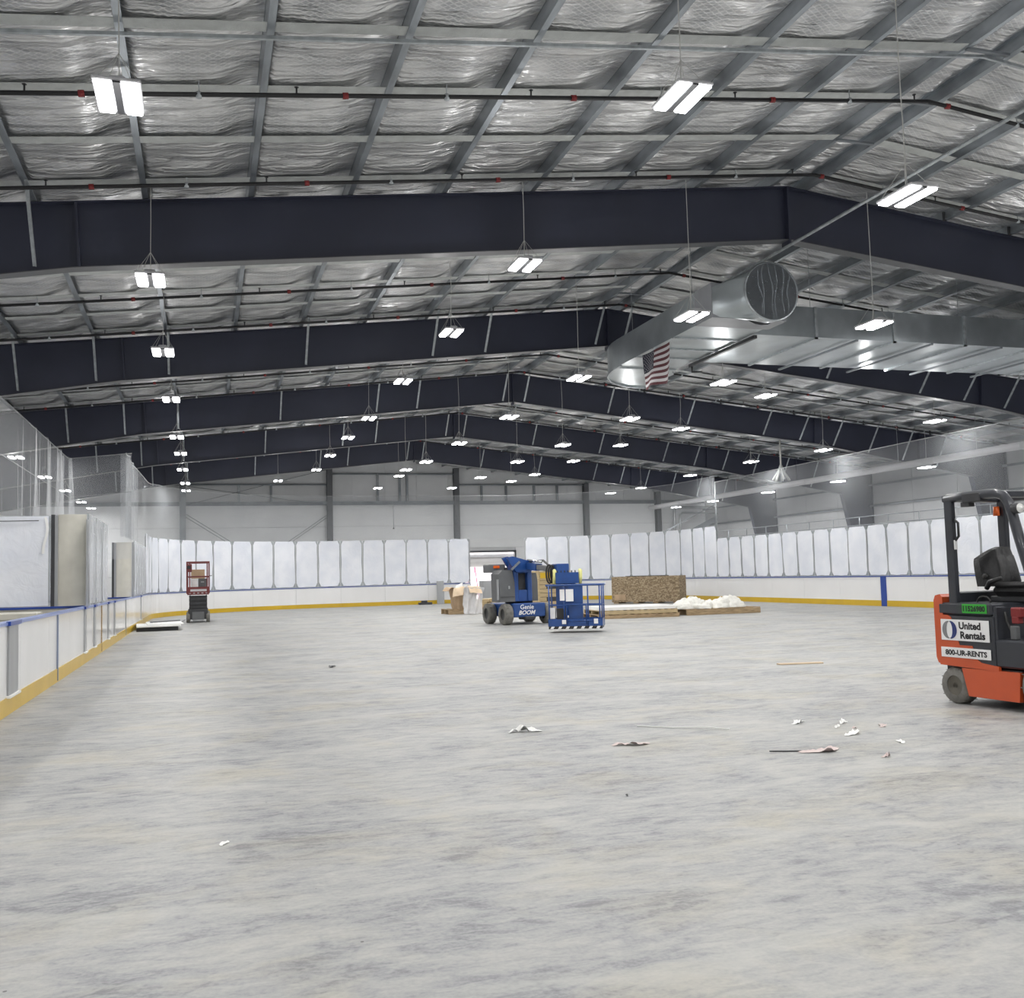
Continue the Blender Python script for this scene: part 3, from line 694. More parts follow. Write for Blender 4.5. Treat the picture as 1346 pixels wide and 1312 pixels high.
# grey gate posts on the left boards (y, width)
for y, w_, m_ in ((13.35, .62, M_alu), (17.2, .06, M_pale), (20.95, .30, M_alu), (22.7, .26, M_alu), (24.2, .05, M_wood), (25.8, .22, M_alu), (27.55, .26, M_alu), (31.4, .07, M_alu), (38.65, .12, M_alu)):
    s = y-YS
    rpart(ribbon(MB(), s-w_/2, s+w_/2, .22 if w_ > .1 else .02, 1.045, -.022, -.001), 'gate_post', m_, 'left')
    if w_ > .1:
        rpart(ribbon(MB(), s-w_/2-.05, s+w_/2+.05, .2, .225, -.05, -.001), 'post_foot', M_panelw, 'left')
        rpart(ribbon(MB(), s-w_/2-.06, s+w_/2+.06, 1.04, 1.09, -.05, .0), 'post_cap', M_blue, 'left')
# glass panels with film
def glaze(lo, hi, step, ztop, sec, masks=True, wrap=False):
    for i, (a, b_) in enumerate(run(lo, hi, step)):
        zt = ztop
        g = rpart(ribbon(MB(), a+.01, b_-.01, 1.085, zt, .045, .058), 'glass_panel', M_glass, sec)
        if masks:
            o = film_sheet(a, b_, 1.12+.02*random.random(), zt+.0, .04, a*3.1).build('protective_film', M_wrap if wrap else M_film, g)
            o.data.transform(Matrix.Translation(-secs[sec].location))
        rpart(ribbon(MB(), a-.02, a+.02, 1.08, zt-.12, .03, .075), 'glass_post', M_alu, sec)
glaze(sLs, GAP0, 1.2, 3.52, 'end'); glaze(GAP1, sLe, 1.2, 3.52, 'end')
glaze(sLe, STOT, 1.13, 2.92, 'right')
glaze(21.9-YS, 26.2-YS, 1.43, 2.95, 'left', wrap=True); glaze(35.75-YS, sLs, 1.22, 2.95, 'left', wrap=True)
glaze(sLs-.1, sLs, .1, 3.5, 'end', masks=False)
# posts either side of the machine gate
for s in (GAP0, GAP1): rpart(ribbon(MB(), s-.04, s+.04, 0 if s < GAP1 else 1.0, 3.5, .02, .09), 'glass_post', M_alu, 'end')
# transverse boards and shields at the two benches
def shield(y, xin, xcream, xout, label, zt, first):
    t = empty('bench_shield', ((xin+xout)/2, y, 0), 0, label, 'rink shield')
    X = lambda x: x-(xin+xout)/2
    MB().box(X(xin)+.05, -.03, .05, X(xout), .03, 1.04).build('board_panel', M_cream, t)
    MB().box(X(xin)-.1, -.07, 1.04, X(xout), .07, 1.085).build('cap_rail', M_blue, t)
    b = MB(); nq = 8
    def fn(u, v): return (X(xin-.07+(xcream-xin+.07+.04)*u), -.03-.09*math.sin(PI*u), 1.09+(zt-1.09)*v)
    MB().grid(fn, 10, 2).build('masked_panel', M_cream, t)
    MB().box(X(xin)-.06, -.05, 1.08, X(xin)+.0, .05, zt).build('shield_post', M_alu, t)
    MB().box(X(xcream)-.09, -.06, 1.08, X(xcream)-.02, .05, zt).build('shield_post', M_dark, t)
    MB().box(X(xcream)-.02, -.05, 1.08, X(xcream)+.04, .05, zt-.01).build('shield_post', M_alu, t)
    if first:
        def f2(u, v):
            rr_ = .04*(abs(v-.5)*2)**10
            return (X(xcream-.14-(1.6)*u), -.04-.02*noise.noise(Vector((u*3, v*3, 1))), 1.10+(zt-.03-1.10)*v - .0*rr_)
        MB().box(X(xcream)-1.75, -.012, 1.09, X(xcream)-.1, .012, zt-.02).build('glass_panel', M_glass, t)
        MB().grid(lambda u, v: f2(1-u, v), 14, 14).build('protective_film', M_film, t)
        b = MB()
        b.tube([(X(xcream)-1.7, -.07, zt-.12), (X(xcream)-.9, -.07, zt-.125), (X(xcream)-.32, -.07, zt-.12)], .010, 4).build('tape_seam', M_dark, t)
        def tl(u, v): return (X(xcream-.17-.05*u+.04*math.sin(v*5)), -.075-.01*u, zt-.05-.75*v)
        MB().grid(tl, 3, 10).build('loose_film_tail', M_panelw, t)
shield(22.4, -2.27, -2.92, -4.6, 'white masked bench shield with cream end panel, nearer of the two', 2.96, True)
shield(35.7, -2.27, -2.86, -4.3, 'cream masked bench shield, farther of the two beside the left boards', 2.9, False)
bn = empty('bench', (-3.5, 21.6, 0), 0, 'cream boxed bench behind the left boards', 'bench')
MB().cbox(-.75, -.35, .86, .4, .35, 1.0, .02).build('seat', M_cream, bn); MB().box(-.7, -.3, 0, .35, .3, .86).build('base', M_cream, bn)
# back boards of the bench area
bb = empty('bench_back_boards', (-4.25, 29, 0), 0, 'white boards behind the benches on the left', 'rink boards')
MB().box(-.05, -6.5, .0, .05, 6.7, 1.05).build('board_panel', M_board, bb); MB().box(-.08, -6.5, 1.05, .08, 6.7, 1.09).build('cap_rail', M_blue, bb)
for i in range(11):
    g = MB().box(-.01, -6.5+1.2*i+.02, 1.09, .01, -6.5+1.2*(i+1)-.02, 2.92).build('glass_panel', M_film, bb)

# ---------------------------------------------------------------- spectator netting
def uvnet(name, fn, nu, nv, lu, lv, parent, m=None):
    b = MB().grid(fn, nu, nv); o = b.build(name, m or M_net, parent); me = o.data
    uv = me.uv_layers.new(name='UVMap')
    for p in me.polygons:
        for li in p.loop_indices:
            vi = me.loops[li].vertex_index; j, i = divmod(vi, nu+1)
            uv.data[li].uv = (i/nu*lu, j/nv*lv)
    return o
nl = empty('safety_netting', (-4.2, 28, 0), 0, 'pale safety netting with hanging folds above the left side of the rink', 'netting')
def pleat(a, amp, seed): return amp*(math.sin(a*2.1+seed)+.6*math.sin(a*5.3+seed*2)+.5*math.sin(a*11.+seed))
def nleft(u, v):
    y = 14+(34.9-14)*u; am = .02+.30*max(0, (u-.5))**1.1
    return (pleat(y*1.3, am, 1)*(1-.55*v), y-28, 2.75+(5.6-2.75)*v)
uvnet('net_panel', nleft, 200, 4, 21*1.3, 2.9, nl)
uvnet('net_panel', lambda u, v: (0+2.0*u, 34.9-28-1.4*u+pleat(u*4, .01, 0), 2.3+(5.62-2.3)*v), 12, 4, 2.4, 3.3, nl)
MB().tube([(0, -14, 5.6), (0, 6.9, 5.6), (2.0, 5.5, 5.62)], .014, 5).build('net_cable', M_alu, nl)
MB().tube([(.02, -14, 4.35), (.02, 6.9, 4.35), (2.0, 5.5, 4.4)], .008, 4).build('net_cable', M_alu, nl)
# corner and end net
ne = empty('safety_netting', (XR, RYE, 0), 0, 'fine safety netting hung from a cable across the far end', 'netting')
s_a = 33.4-YS
def zt_end(s):
    f_ = min(1, max(0, (s-s_a)/8)); return 5.62 + .30*f_
def nend(u, v):
    s = s_a+(sLe-s_a)*u; p, q = path(s)
    am = .16*max(0, 1-(s-s_a)/5.5)
    zt = zt_end(s); dip = -.25*math.sin(PI*min(1, (s-s_a)/14.))
    z0 = 3.0+.5*min(1, max(0, (s-sLs)/1.))
    zz = z0+(zt+dip-z0)*v
    p = p+q*(.06+abs(pleat(s*2.2, am, 3)))
    return (p.x-XR, p.y-RYE, zz)
uvnet('net_panel', nend, 420, 4, (sLe-s_a)*1.0, 2.9, ne, M_net2)
pts = []
for i in range(120):
    u = i/119; q = nend(u, 1); pts.append(q)
MB().tube(pts, .012, 4).build('net_cable', M_alu, ne)
# right net
nr = empty('safety_netting', (RX1, 35, 0), 0, 'long grey safety netting above the masked panels on the right', 'netting')
def nright(u, v):
    y = 45.2-2.6-(45.2-2.6-10)*u; f_ = (42.6-y)/20
    zt = 5.62+.10*f_
    return (.06+.03*math.sin(y*1.7)+.02*math.sin(y*5), y-35, 2.9+(zt-2.9)*v)
uvnet('net_panel', nright, 120, 4, 32.6, 2.8, nr, M_net2)
MB().tube([(.07, 42.6-35, 5.62), (.07, -25, 5.78)], .016, 5).build('net_cable', M_alu, nr)
MB().tube([(.07, 42.6-35, 2.9), (.07, 42.6-35, 5.62)], .035, 6).build('net_pole', M_galv, nr)
hb = empty('hanging_bundle', (23.5, 37.2, 5.2), 0, 'bundle of pale gathered netting hanging from a cord above the right boards', 'netting bundle')
MB().tube([(0, 0, .25), (0, 0, 1.95)], [.04, .03], 6).build('cord', M_cable, hb)
for i in range(7):
    a = 2*PI*i/7
    MB().tube([(0, 0, .65), (.16*math.cos(a), .16*math.sin(a), .3), (.36*math.cos(a), .36*math.sin(a), -.02+.05*math.sin(i*3))], [.04, .035, .045], 6).build('net_fold', M_band, hb)

# heater tube outside the right netting
ht = empty('heater_tube', (25.5, 40, 0), 0, 'long pale round heater tube outside the right netting', 'heater')
for i in range(8):
    MB().tube([(0, -18+i*4.1, 5.24), (0, -18+(i+1)*4.1-.03, 5.24)], .13, 12).build('tube_section', M_lamph, ht)
    MB().tube([(0, -16+i*4.1, 5.35), (0, -16+i*4.1, roofz(25.5))], .008, 4).build('hanger_rod', M_galv, ht)
# grandstand and railing on the right
gs = empty('grandstand', (29, 38, 0), 0, 'stepped concrete grandstand platform behind the right boards', 'grandstand')
for i in range(5):
    MB().box(-3.6+i*.8, -18, 0, -3.6+(i+1)*.8 if i < 4 else 2.6, 18, .6+i*.5).build('step', M_liner2, gs)
rl = empty('guard_railing', (28.6, 38, 2.6), 0, 'grey pipe guard railing along the grandstand behind the right netting', 'railing')
for z in (.35, .7, 1.07): MB().tube([(0, -17, z), (0, 17, z)], .022, 6).build('rail', M_girt, rl)
for i in range(18): MB().tube([(0, -17+i*2, 0), (0, -17+i*2, 1.07)], .022, 6).build('post', M_girt, rl)
# wall conduit near the far right corner
t = empty('wall_duct', (27.5, 58, 0), 0, 'bent grey pipe on the end wall at the far right corner', 'pipe')
MB().tube([(1.2, 0, 3.2), (1.2, 0, 5.3), (1.35, 0, 5.5), (4.3, 0, 5.45)], .09, 10).build('outer_pipe', M_alu, t)
MB().tube([(1.6, 0, 3.2), (1.6, 0, 5.0), (1.75, 0, 5.15), (4.3, 0, 5.1)], .07, 10).build('inner_pipe', M_alu, t)
st = empty('stair', (27.5, 56.5, 0), 0, 'grey steel stair rising behind the far right netting', 'stair')
MB().bar((-1.5, 0, 2.4), (3.4, 0, 4.7), .04, .3).build('stringer', M_girt, st)
MB().bar((-1.4, 0, 0), (-1.4, 0, 2.4), .1, .1).build('leg', M_girt, st); MB().bar((3.3, 0, 0), (3.3, 0, 4.6), .1, .1).build('leg', M_girt, st)
MB().bar((-1.5, -.05, 3.3), (3.4, -.05, 5.6), .04, .05).build('handrail', M_girt, st)
#OBJECTS
# ---------------------------------------------------------------- lettering
def text(name, body, w_, h_, m, parent, origin, X, Y, bold=.012, shear=0, ext=.002):
    cu = bpy.data.curves.new('lettering', 'FONT'); cu.body = body; cu.size = 1; cu.extrude = 0; cu.offset = bold; cu.shear = shear; cu.resolution_u = 3
    tmp = bpy.data.objects.new('lettering', cu); C.objects.link(tmp)
    me = bpy.data.meshes.new_from_object(tmp.evaluated_get(bpy.context.evaluated_depsgraph_get())); bpy.data.objects.remove(tmp)
    xs_ = [v.co.x for v in me.vertices]; ys_ = [v.co.y for v in me.vertices]
    ax, bx, ay, by = min(xs_), max(xs_), min(ys_), max(ys_)
    X, Y, O = Vector(X), Vector(Y), Vector(origin)
    for v in me.vertices:
        v.co = O + X*((v.co.x-ax)/(bx-ax)*w_) + Y*((v.co.y-ay)/(by-ay)*h_)
    me.materials.clear(); me.materials.append(m)
    return link(name, me, parent)
def wheel(b, c, r, wd, axis, n=24, lugs=True):
    b.lathe([(r*.55, -wd/2), (r*.93, -wd/2), (r, -wd*.36), (r, wd*.36), (r*.93, wd/2), (r*.55, wd/2), (r*.55, -wd/2)], c, axis, n, True, False)
    if lugs:
        for k_ in range(n):
            a = 2*PI*k_/n
            for sg in (-1, 1):
                if (k_+(sg > 0)) % 2: continue
                t0, t1 = (sg*wd*.12, sg*wd*.48)
                p = []
                for t_ in (t0, t1):
                    q = (r-.002)*math.cos(a+.05*sg), (r-.002)*math.sin(a+.05*sg)
                    p.append({'x': (c[0]+t_, c[1]+q[0], c[2]+q[1]), 'y': (c[0]+q[0], c[1]+t_, c[2]+q[1])}[axis])
                b.bar(p[0], p[1], r*.10, r*.03)
    return b
# ---------------------------------------------------------------- forklift
fk = empty('forklift', (7.55, 8.86, 0), .06, 'orange and charcoal electric forklift with black seat at the right edge', 'forklift')
def Pf(f, s, z): return (s, -f, z)
FX, FZ, FN = (0, -1, 0), (0, 0, 1), (-1, 0, 0)
W = .98
def fbox(b, f0, s0, z0, f1, s1, z1, c=.012): return b.cbox(s0, -f1, z0, s1, -f0, z1, c)
# counterweight: orange, rounded top rear
def fprism(b, poly, s0, s1): return b.prism([(-f, z) for f, z in poly], 'x', s0, s1)
b = MB(); fprism(b, [(-.10, .40), (-.19, .42), (-.215, .48), (-.215, 1.08), (-.19, 1.135), (-.12, 1.15), (-.09, 1.12)], .0, W)
b.build('counterweight', M_orange, fk)
b = MB(); fprism(b, [(-.16, .40), (.62, .385), (.62, .43), (.40, .455), (.34, .49), (.20, .50), (.30, .60), (.29, .62), (.12, .62), (.02, .91), (-.02, .93), (-.16, .935)], -.004, .03)
b.build('orange_side_panel', M_orange, fk)
b = MB(); fbox(b, -.14, 0.003, .42, .575, W-.003, .93).build('body', M_chass, fk)
b = MB(); fbox(b, -.15, -.006, .935, .565, W+.006, 1.06, .02).build('hood', M_chass, fk)
b = MB(); fbox(b, .57, .01, .42, 1.25, W-.01, .70, .02); fbox(b, .55, .02, .42, .60, W-.02, 1.03); b.build('floor_step', M_chass, fk)
for s_ in (0, W-.05): fprism(MB(), [(.13, .385), (.87, .39), (.845, .10), (.205, .10)], s_, s_+.05).build('side_skirt', M_orange, fk)
MB().box(.05, -.85, .09, W-.05, .12, .40).build('underframe', M_dark, fk)
for s_, nm in ((.10, 0), (W-.10, 1)):
    o = wheel(MB(), Pf(0, s_, .19), .19, .17, 'x').build('rear_wheel', M_tyre, fk)
    sx = -1 if nm == 0 else 1; MB().lathe([(.001, sx*.075), (.03, sx*.075), (.035, sx*.045), (.07, sx*.04), (.085, sx*.06), (.107, sx*.075)], (s_, 0, .19), 'x', 18).build('rim', M_rim, o)
    o = wheel(MB(), Pf(1.13, s_, .26), .26, .2, 'x').build('front_wheel', M_tyre, fk)
    sx = -1 if nm == 0 else 1; MB().lathe([(.001, sx*.07), (.05, sx*.07), (.06, sx*.04), (.145, sx*.07)], (s_, -1.13, .26), 'x', 18).build('rim', M_rim, o)
# overhead guard
for s_ in (.05, W-.19):
    nm = 'rear_post'
    b = MB(); b.cbox(s_-.035, -.09, 1.04, s_+.035, .015, 2.15, .012); b.build(nm, M_chass, fk)
    b = MB(); path_ = [(0.0, 2.165), (.25, 2.172), (.66, 2.172), (.76, 2.14), (.82, 2.06), (.86, 1.93), (.92, 1.70), (1.0, 1.43), (1.12, 1.0), (1.2, .70)]
    b.tube([Pf(f, s_, z) for f, z in path_], [.05]*len(path_), 8); b.build('guard_rail', M_chass, fk)
b = MB()
for f in (.0, .66): b.cbox(.02, -f-.04, 2.13, W-.13, -f+.04, 2.20, .01)
for i in range(6): s_ = .14+.125*i; b.cbox(s_-.012, -.66, 2.155, s_+.012, 0, 2.195, .004)
b.build('overhead_bars', M_chass, fk)
b = MB(); fbox(b, .26, .0, 2.10, .50, .12, 2.20, .01); fbox(b, .22, .02, 2.06, .34, .10, 2.11, .006); b.build('roof_bracket', M_dark, fk)
b = MB(); fbox(b, -.08, .10, 1.05, .0, W-.2, 1.17); b.build('rear_crossbeam', M_chass, fk)
MB().tube([Pf(.09, .05, 1.94), Pf(.145, .05, 1.90), Pf(.145, .05, 1.76), Pf(.09, .05, 1.71)], .014, 6).build('grab_handle', M_dark, fk)
b = MB(); fbox(b, .09, .03, 1.62, .105, .07, 1.72, .003); b.build('post_label', M_white, fk)
Pf0 = Pf
def Pf(f, s, z): return (s+.13, -f-.12, z)
# seat
b = MB()
def back(u, v):
    wd = .225*(1-.22*v**3); s_ = .46+wd*(2*u-1); z = 1.22+.40*v
    return Pf(.14-.10*v+.05*math.sin(PI*u)-.05*math.cos(4*PI*u)*.35-.10*abs(2*u-1)**6, s_, z+.02*math.sin(PI*u)*v-.10*abs(2*u-1)**4*v**3)
b.grid(back, 12, 10)
def back2(u, v):
    p = back(1-u, v); return (p[0], p[1]+.10*(1-.3*v), p[2])
b.grid(back2, 12, 10)
for v0 in (0, 1):
    b.grid(lambda u, v: tuple(a+(c-a)*v for a, c in zip(back(u, v0), back2(1-u, v0))) if v0 else tuple(a+(c-a)*(1-v) for a, c in zip(back(u, v0), back2(1-u, v0))), 12, 1)
for u0 in (0, 1):
    b.grid(lambda u, v: tuple(a+(c-a)*(u if u0 else 1-u) for a, c in zip(back(u0, v), back2(1-u0, v))), 1, 10)
b.build('backrest', M_vinyl, fk)
b = MB(); b.grid(lambda u, v: (lambda p: (p[0], p[1]-.006-.02*(math.sin(PI*u)*math.sin(PI*v))**.5, p[2]))(back(.2+.6*u, .12+.68*v)), 8, 8); b.build('backrest_insert', M_vinyl, fk)
b = MB(); b.cbox(.35, -.72, 1.12, .83, -.22, 1.24, .05); b.cbox(.345, -.68, 1.20, .42, -.26, 1.27, .03); b.cbox(.76, -.68, 1.20, .835, -.26, 1.27, .03); b.build('seat_cushion', M_vinyl, fk)
b = MB(); b.cbox(.39, -.66, 1.06, .79, -.18, 1.12, .01); b.build('seat_base', M_dark, fk)
MB().tube([Pf(.08, .20, 1.20), Pf(.14, .19, 1.27), Pf(.30, .18, 1.31)], [.025, .028, .02], 8).build('armrest', M_vinyl, fk)
MB().lathe([(.001, 0), (.03, 0), (.03, .02), (.001, .02)], (.33, -.18, 1.33), 'x', 10).build('recline_knob', M_black, fk)
Pf = Pf0
MB().tube([Pf(.36+.09*math.cos(a), .12, 1.065+.06*math.sin(a)) for a in [PI*i/8 for i in range(9)]], .010, 6).build('hood_hose', M_black, fk)
# control tower, red connector, cable, light
b = MB(); fbox(b, .70, .10, .92, .83, .19, 1.02, .012); fbox(b, .72, .09, .86, .80, .17, .93, .008); b.build('red_connector', M_red, fk)
MB().tube([Pf(.62, .12, .97), Pf(.66, .10, .88), Pf(.72, .08, .80), Pf(.76, .08, .76)], .014, 6).build('connector_cable', M_black, fk)
b = MB(); fbox(b, .72, .06, .70, .80, .12, .84, .01); b.build('grey_plug', M_gcover, fk)
o = MB().lathe([(.02, .05), (.05, .03), (.055, -.03), (.05, -.05)], Pf(.93, .02, 2.0), 'y', 14).build('work_light', M_dark, fk)
MB().lathe([(.001, -.075), (.03, -.07), (.048, -.05)], Pf(.93, .02, 2.0), 'y', 14).build('lens', M_clear, o)
MB().tube([Pf(.86, .05, 2.0), Pf(.93, .02, 2.0)], .014, 6).build('light_bracket', M_dark, fk)
MB().tube([Pf(0.02, W-.26, 1.98), Pf(.02, W-.26, 2.08)], [.035, .03], 10).build('amber_beacon', M_amber, fk)
b = MB(); fbox(b, .0, W-.22, 1.66, .06, W-.17, 1.80, .008); b.build('mirror_switch', M_dark, fk)
b = MB(); fbox(b, 1.28, .2, .1, 1.42, .3, 2.1, .01); fbox(b, 1.28, W-.3, .1, 1.42, W-.2, 2.1, .01); fbox(b, 1.28, .2, 1.98, 1.40, W-.2, 2.1, .01); b.build('mast', M_dark, fk)
for s_ in (.25, W-.31): fbox(MB(), 1.42, s_, .04, 2.4, s_+.1, .08, .008).build('fork', M_dark, fk)
MB().tube([Pf(.9, .46, .7), Pf(.98, .46, 1.3)], .03, 8).build('steering_column', M_dark, fk)
b = MB(); b.tube([Pf(.92+.05*math.sin(a), .46+.16*math.cos(a), 1.33+.13*math.sin(a)) for a in [2*PI*i/16 for i in range(17)]], .014, 6); b.build('steering_wheel', M_black, fk)
# decals
b = MB(); b.cbox(-.012, -.530, .665, -.004, .118, .885, .003); b.build('company_decal', M_white, fk)
b = MB(); b.cbox(-.012, -.535, .487, -.004, .132, .592, .003); b.build('phone_decal', M_white, fk)
b = MB(); b.cbox(-.012, -.515, .955, -.006, -.190, 1.050, .003); b.build('green_number_decal', M_green, fk)
text('number_lettering', '11526980', .29, .062, M_ink, fk, Pf(.207, -.0135, .972), FX, FZ, .05)
text('company_lettering', 'United', .29, .078, M_ink, fk, Pf(.135, -.0135, .785), FX, FZ, .04)
text('company_lettering', 'Rentals', .33, .078, M_ink, fk, Pf(.15, -.0135, .687), FX, FZ, .04)
text('phone_lettering', '800-UR-RENTS', .56, .058, M_ink, fk, Pf(-.07, -.0135, .511), FX, FZ, .04)
def crescent(sg, m, nm):
    R_, c0 = .094, (0.005, .775); V = []; nq = 14
    for i in range(nq+1):
        a = -PI/2+PI*i/nq; V.append((c0[0]+sg*(R_*.95*math.cos(a)+.012), c0[1]+R_*math.sin(a)))
    for i in range(nq+1):
        a = PI/2-PI*i/nq; V.append((c0[0]+sg*(R_*.42*math.cos(a)-.0), c0[1]+R_*.92*math.sin(a)))
    n2 = len(V); VV = [Pf(f, -.0135-.001*(sg > 0), z) for f, z in V]
    F = [(i, i+1, n2-2-i, n2-1-i) for i in range(nq)]
    MB().add(VV, F).build(nm, m, fk)
crescent(-1, M_lgrey, 'logo_left'); crescent(1, M_lnavy, 'logo_right')

# ---------------------------------------------------------------- boom lift
bl = empty('boom_lift', (8.5, 28.5, 0), math.radians(8), 'blue articulated boom lift with grey covers and a caged work platform', 'boom lift')
BLM = (Matrix.Translation((8.5, 28.5, 0)) @ Matrix.Rotation(math.radians(8), 4, 'Z')).inverted()
def wl(p): return BLM @ Vector(p)
MB().cbox(.14, -.24, .22, 1.2, 1.5, .63, .03).build('chassis', M_bpaint, bl)
MB().cbox(.5, -.30, .14, .8, .2, .24, .02).build('axle', M_dark, bl)
for u in (0, 1.34):
    for bb_ in (0, 1.2):
        o = wheel(MB(), (u, bb_, .31), .31, .24, 'x', 20).build('wheel', M_tyre, bl)
        MB().lathe([(.001, -.08), (.06, -.08), (.07, -.03), (.15, -.02), (.17, -.1)] if u == 0 else [(.001, .08), (.16, .06), (.17, .1)], (u, bb_, .31), 'x', 16).build('hub', M_black, o)
text('brand_lettering', 'Genie', .44, .14, M_white, bl, (.36, -.246, .45), (1, 0, 0), (0, 0, 1), .015)
text('brand_lettering', 'BOOM', .56, .13, M_white, bl, (.30, -.246, .29), (1, 0, 0), (0, 0, 1), .03, .3)
MB().lathe([(.001, .63), (.42, .63), (.42, .68), (.001, .68)], (.7, .55, 0), 'z', 20).build('turntable', M_dark, bl)
b = MB(); b.prism([(-.22, .68), (.27, .68), (.26, 1.25), (.18, 1.62), (-.13, 1.62), (-.24, 1.5)], 'y', -.1, .5); b.build('left_cover', M_gcover, bl)
MB().box(-.2, -.112, .82, .25, -.1, .83).build('cover_seam', M_dark, bl); MB().box(.05, -.12, 1.06, .10, -.1, 1.15).build('cover_latch', M_alu, bl); MB().box(-.30, -.1, .75, -.25, -.04, 1.35).build('cover_trim', M_alu, bl)
b = MB(); b.prism([(.86, .68), (1.12, .68), (1.12, 1.3), (1.08, 1.52), (.86, 1.52)], 'y', .1, .8); b.build('right_cover', M_gcover, bl)
b = MB(); b.cbox(.60, .0, .68, .74, .35, 1.80, .02); b.cbox(1.0, .0, .68, 1.12, .35, 1.80, .02); b.cbox(.72, .05, .68, 1.02, .12, 1.02, .01); b.cbox(.72, .05, 1.52, 1.02, .12, 1.80, .01); b.cbox(.6, .3, .68, 1.1, .4, 1.8, .02)
for v_i in range(len(b.v)): b.v[v_i] = (b.v[v_i][0]*1.18-.47, b.v[v_i][1]-.08, b.v[v_i][2])
b.build('mast', M_bpaint, bl)
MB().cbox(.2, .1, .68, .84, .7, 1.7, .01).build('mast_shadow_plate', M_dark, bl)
b = MB(); b.prism([(.22, 1.98), (.40, 2.02), (1.15, 1.82), (1.2, 1.62), (.9, 1.55), (.52, 1.55), (.34, 1.78)], 'y', -.06, .02); b.prism([(.22, 1.98), (.40, 2.02), (1.15, 1.82), (1.2, 1.62), (.9, 1.55), (.52, 1.55), (.34, 1.78)], 'y', .28, .36)
b.box(.4, 0, 1.6, 1.1, .3, 1.9)
for v_i in range(len(b.v)): b.v[v_i] = (b.v[v_i][0]-.22, b.v[v_i][1]-.12, b.v[v_i][2])
b.build('upper_link', M_bpaint, bl)
MB().bar((.12, -.2, 1.62), (.40, -.2, 1.86), .04, .06).build('link_bar', M_girt, bl)
MB().cbox(-.3, .5, 1.55, .25, .95, 1.80, .02).build('rear_counterweight', M_gcover, bl); MB().cbox(-.15, .47, 1.68, .05, .52, 1.76, .01).build('amber_marker', M_amber, bl)
p0, p1 = wl((9.28, 28.7, 1.74)), wl((8.82, 25.0, 1.58))
pm_ = p0.lerp(p1, .45)
b = MB(); b.bar(p0, pm_, .2, .2).build('boom_outer', M_bpaint, bl)
MB().bar(p0.lerp(p1, .4), p1, .14, .14).build('boom_inner', M_gcover, bl)
MB().tube([p0+Vector((0, 0, .16)), p0.lerp(p1, .55)+Vector((0, 0, .16))], .035, 8).build('boom_cylinder', M_chrome, bl)
MB().tube([p0.lerp(p1, .1)+Vector((0, 0, .12)), p0.lerp(p1, .5)+Vector((.1, 0, .2)), p0.lerp(p1, .8)+Vector((0, 0, .1)), p1], .03, 6).build('hose', M_black, bl)
hd = Vector((8.52, 24.55, 1.47))
b = MB()
for q in range(4):
    rr_ = .24-.015*q
    b.tube([wl(hd+Vector((.06*q+.07*math.cos(a), -.1*math.cos(a)*.4, rr_*math.sin(a)))) for a in [2*PI*i/16 for i in range(17)]], .024, 6, cap=False)
b.build('hose_loop', M_black, bl)
b = MB(); b.cbox(-.18, -.14, -.14, .2, .14, .17, .02)
o = b.build('jib_head', M_bpaint, bl); o.location = wl((8.82, 24.55, 1.56))
# basket
NL, NR = Vector((8.20, 23.78, 0)), Vector((9.40, 23.20, 0))
e = (NR-NL).normalized(); n_ = Vector((-e.y, e.x, 0)); BWid = (NR-NL).length; BD = .8
def bk(x, y, z): return wl(NL + e*x + n_*y + Vector((0, 0, z)))
def bbox(b, x0, y0, z0, x1, y1, z1):
    v = [bk(x, y, z) for z in (z0, z1) for (x, y) in ((x0, y0), (x1, y0), (x1, y1), (x0, y1))]
    return b.add(v, [(0,3,2,1),(4,5,6,7),(0,1,5,4),(1,2,6,5),(2,3,7,6),(3,0,4,7)])
bbox(MB(), 0, 0, .10, BWid, BD, .13).build('platform_floor', M_gcover, bl)
tb = MB(); bbox(tb, 0, -.012, .16, BWid, 0, .34); bbox(tb, 0, BD, .16, BWid, BD+.012, .34); bbox(tb, -.012, 0, .16, 0, BD, .34); bbox(tb, BWid, 0, .16, BWid+.012, BD, .34); tb.build('toe_board', M_bpaint, bl)
b = MB(); bbox(b, 0, -.02, .095, BWid, -.006, .165); b.build('edge_band', M_black, bl)
for i in range(7):
    x = .04+i*BWid/7
    b = MB(); v = [bk(x, -.024, .10), bk(x+.075, -.024, .10), bk(x+.11, -.024, .16), bk(x+.035, -.024, .16)]
    b.add(v + [q+(bk(0, .004, 0)-bk(0, 0, 0)) for q in v], [(0,1,2,3), (4,7,6,5), (0,4,5,1), (1,5,6,2), (2,6,7,3), (3,7,4,0)]).build('hazard_stripe', M_white, bl)
for z in (1.18, .68):
    b = MB(); o_ = -.06 if z > 1 else 0
    P_ = [(o_, .12), (.10, o_), (BWid-.10, o_), (BWid-o_, .12), (BWid-o_, BD), (o_, BD)]
    P_ = P_+[P_[0]]
    if z > 1:
        b.tube([bk(x, y, z) for x, y in P_], .024, 8, cap=False)
    else: b.tube([bk(x, y, z) for x, y in P_], .018, 6, cap=False)
    b.build('top_rail' if z > 1 else 'mid_rail', M_bpaint, bl)
for x, y in ((.02, .02), (.40, 0), (BWid-.34, 0), (BWid-.05, .02), (.0, BD), (BWid, BD), (BWid*.5, BD), (BWid-.02, BD*.5)):
    MB().tube([bk(x, y, .14), bk(x, y, 1.18)], .019, 6).build('post', M_bpaint, bl)
bbox(MB(), .50, .1, .34, .86, .16, 1.18).build('entry_panel', M_bpaint, bl)
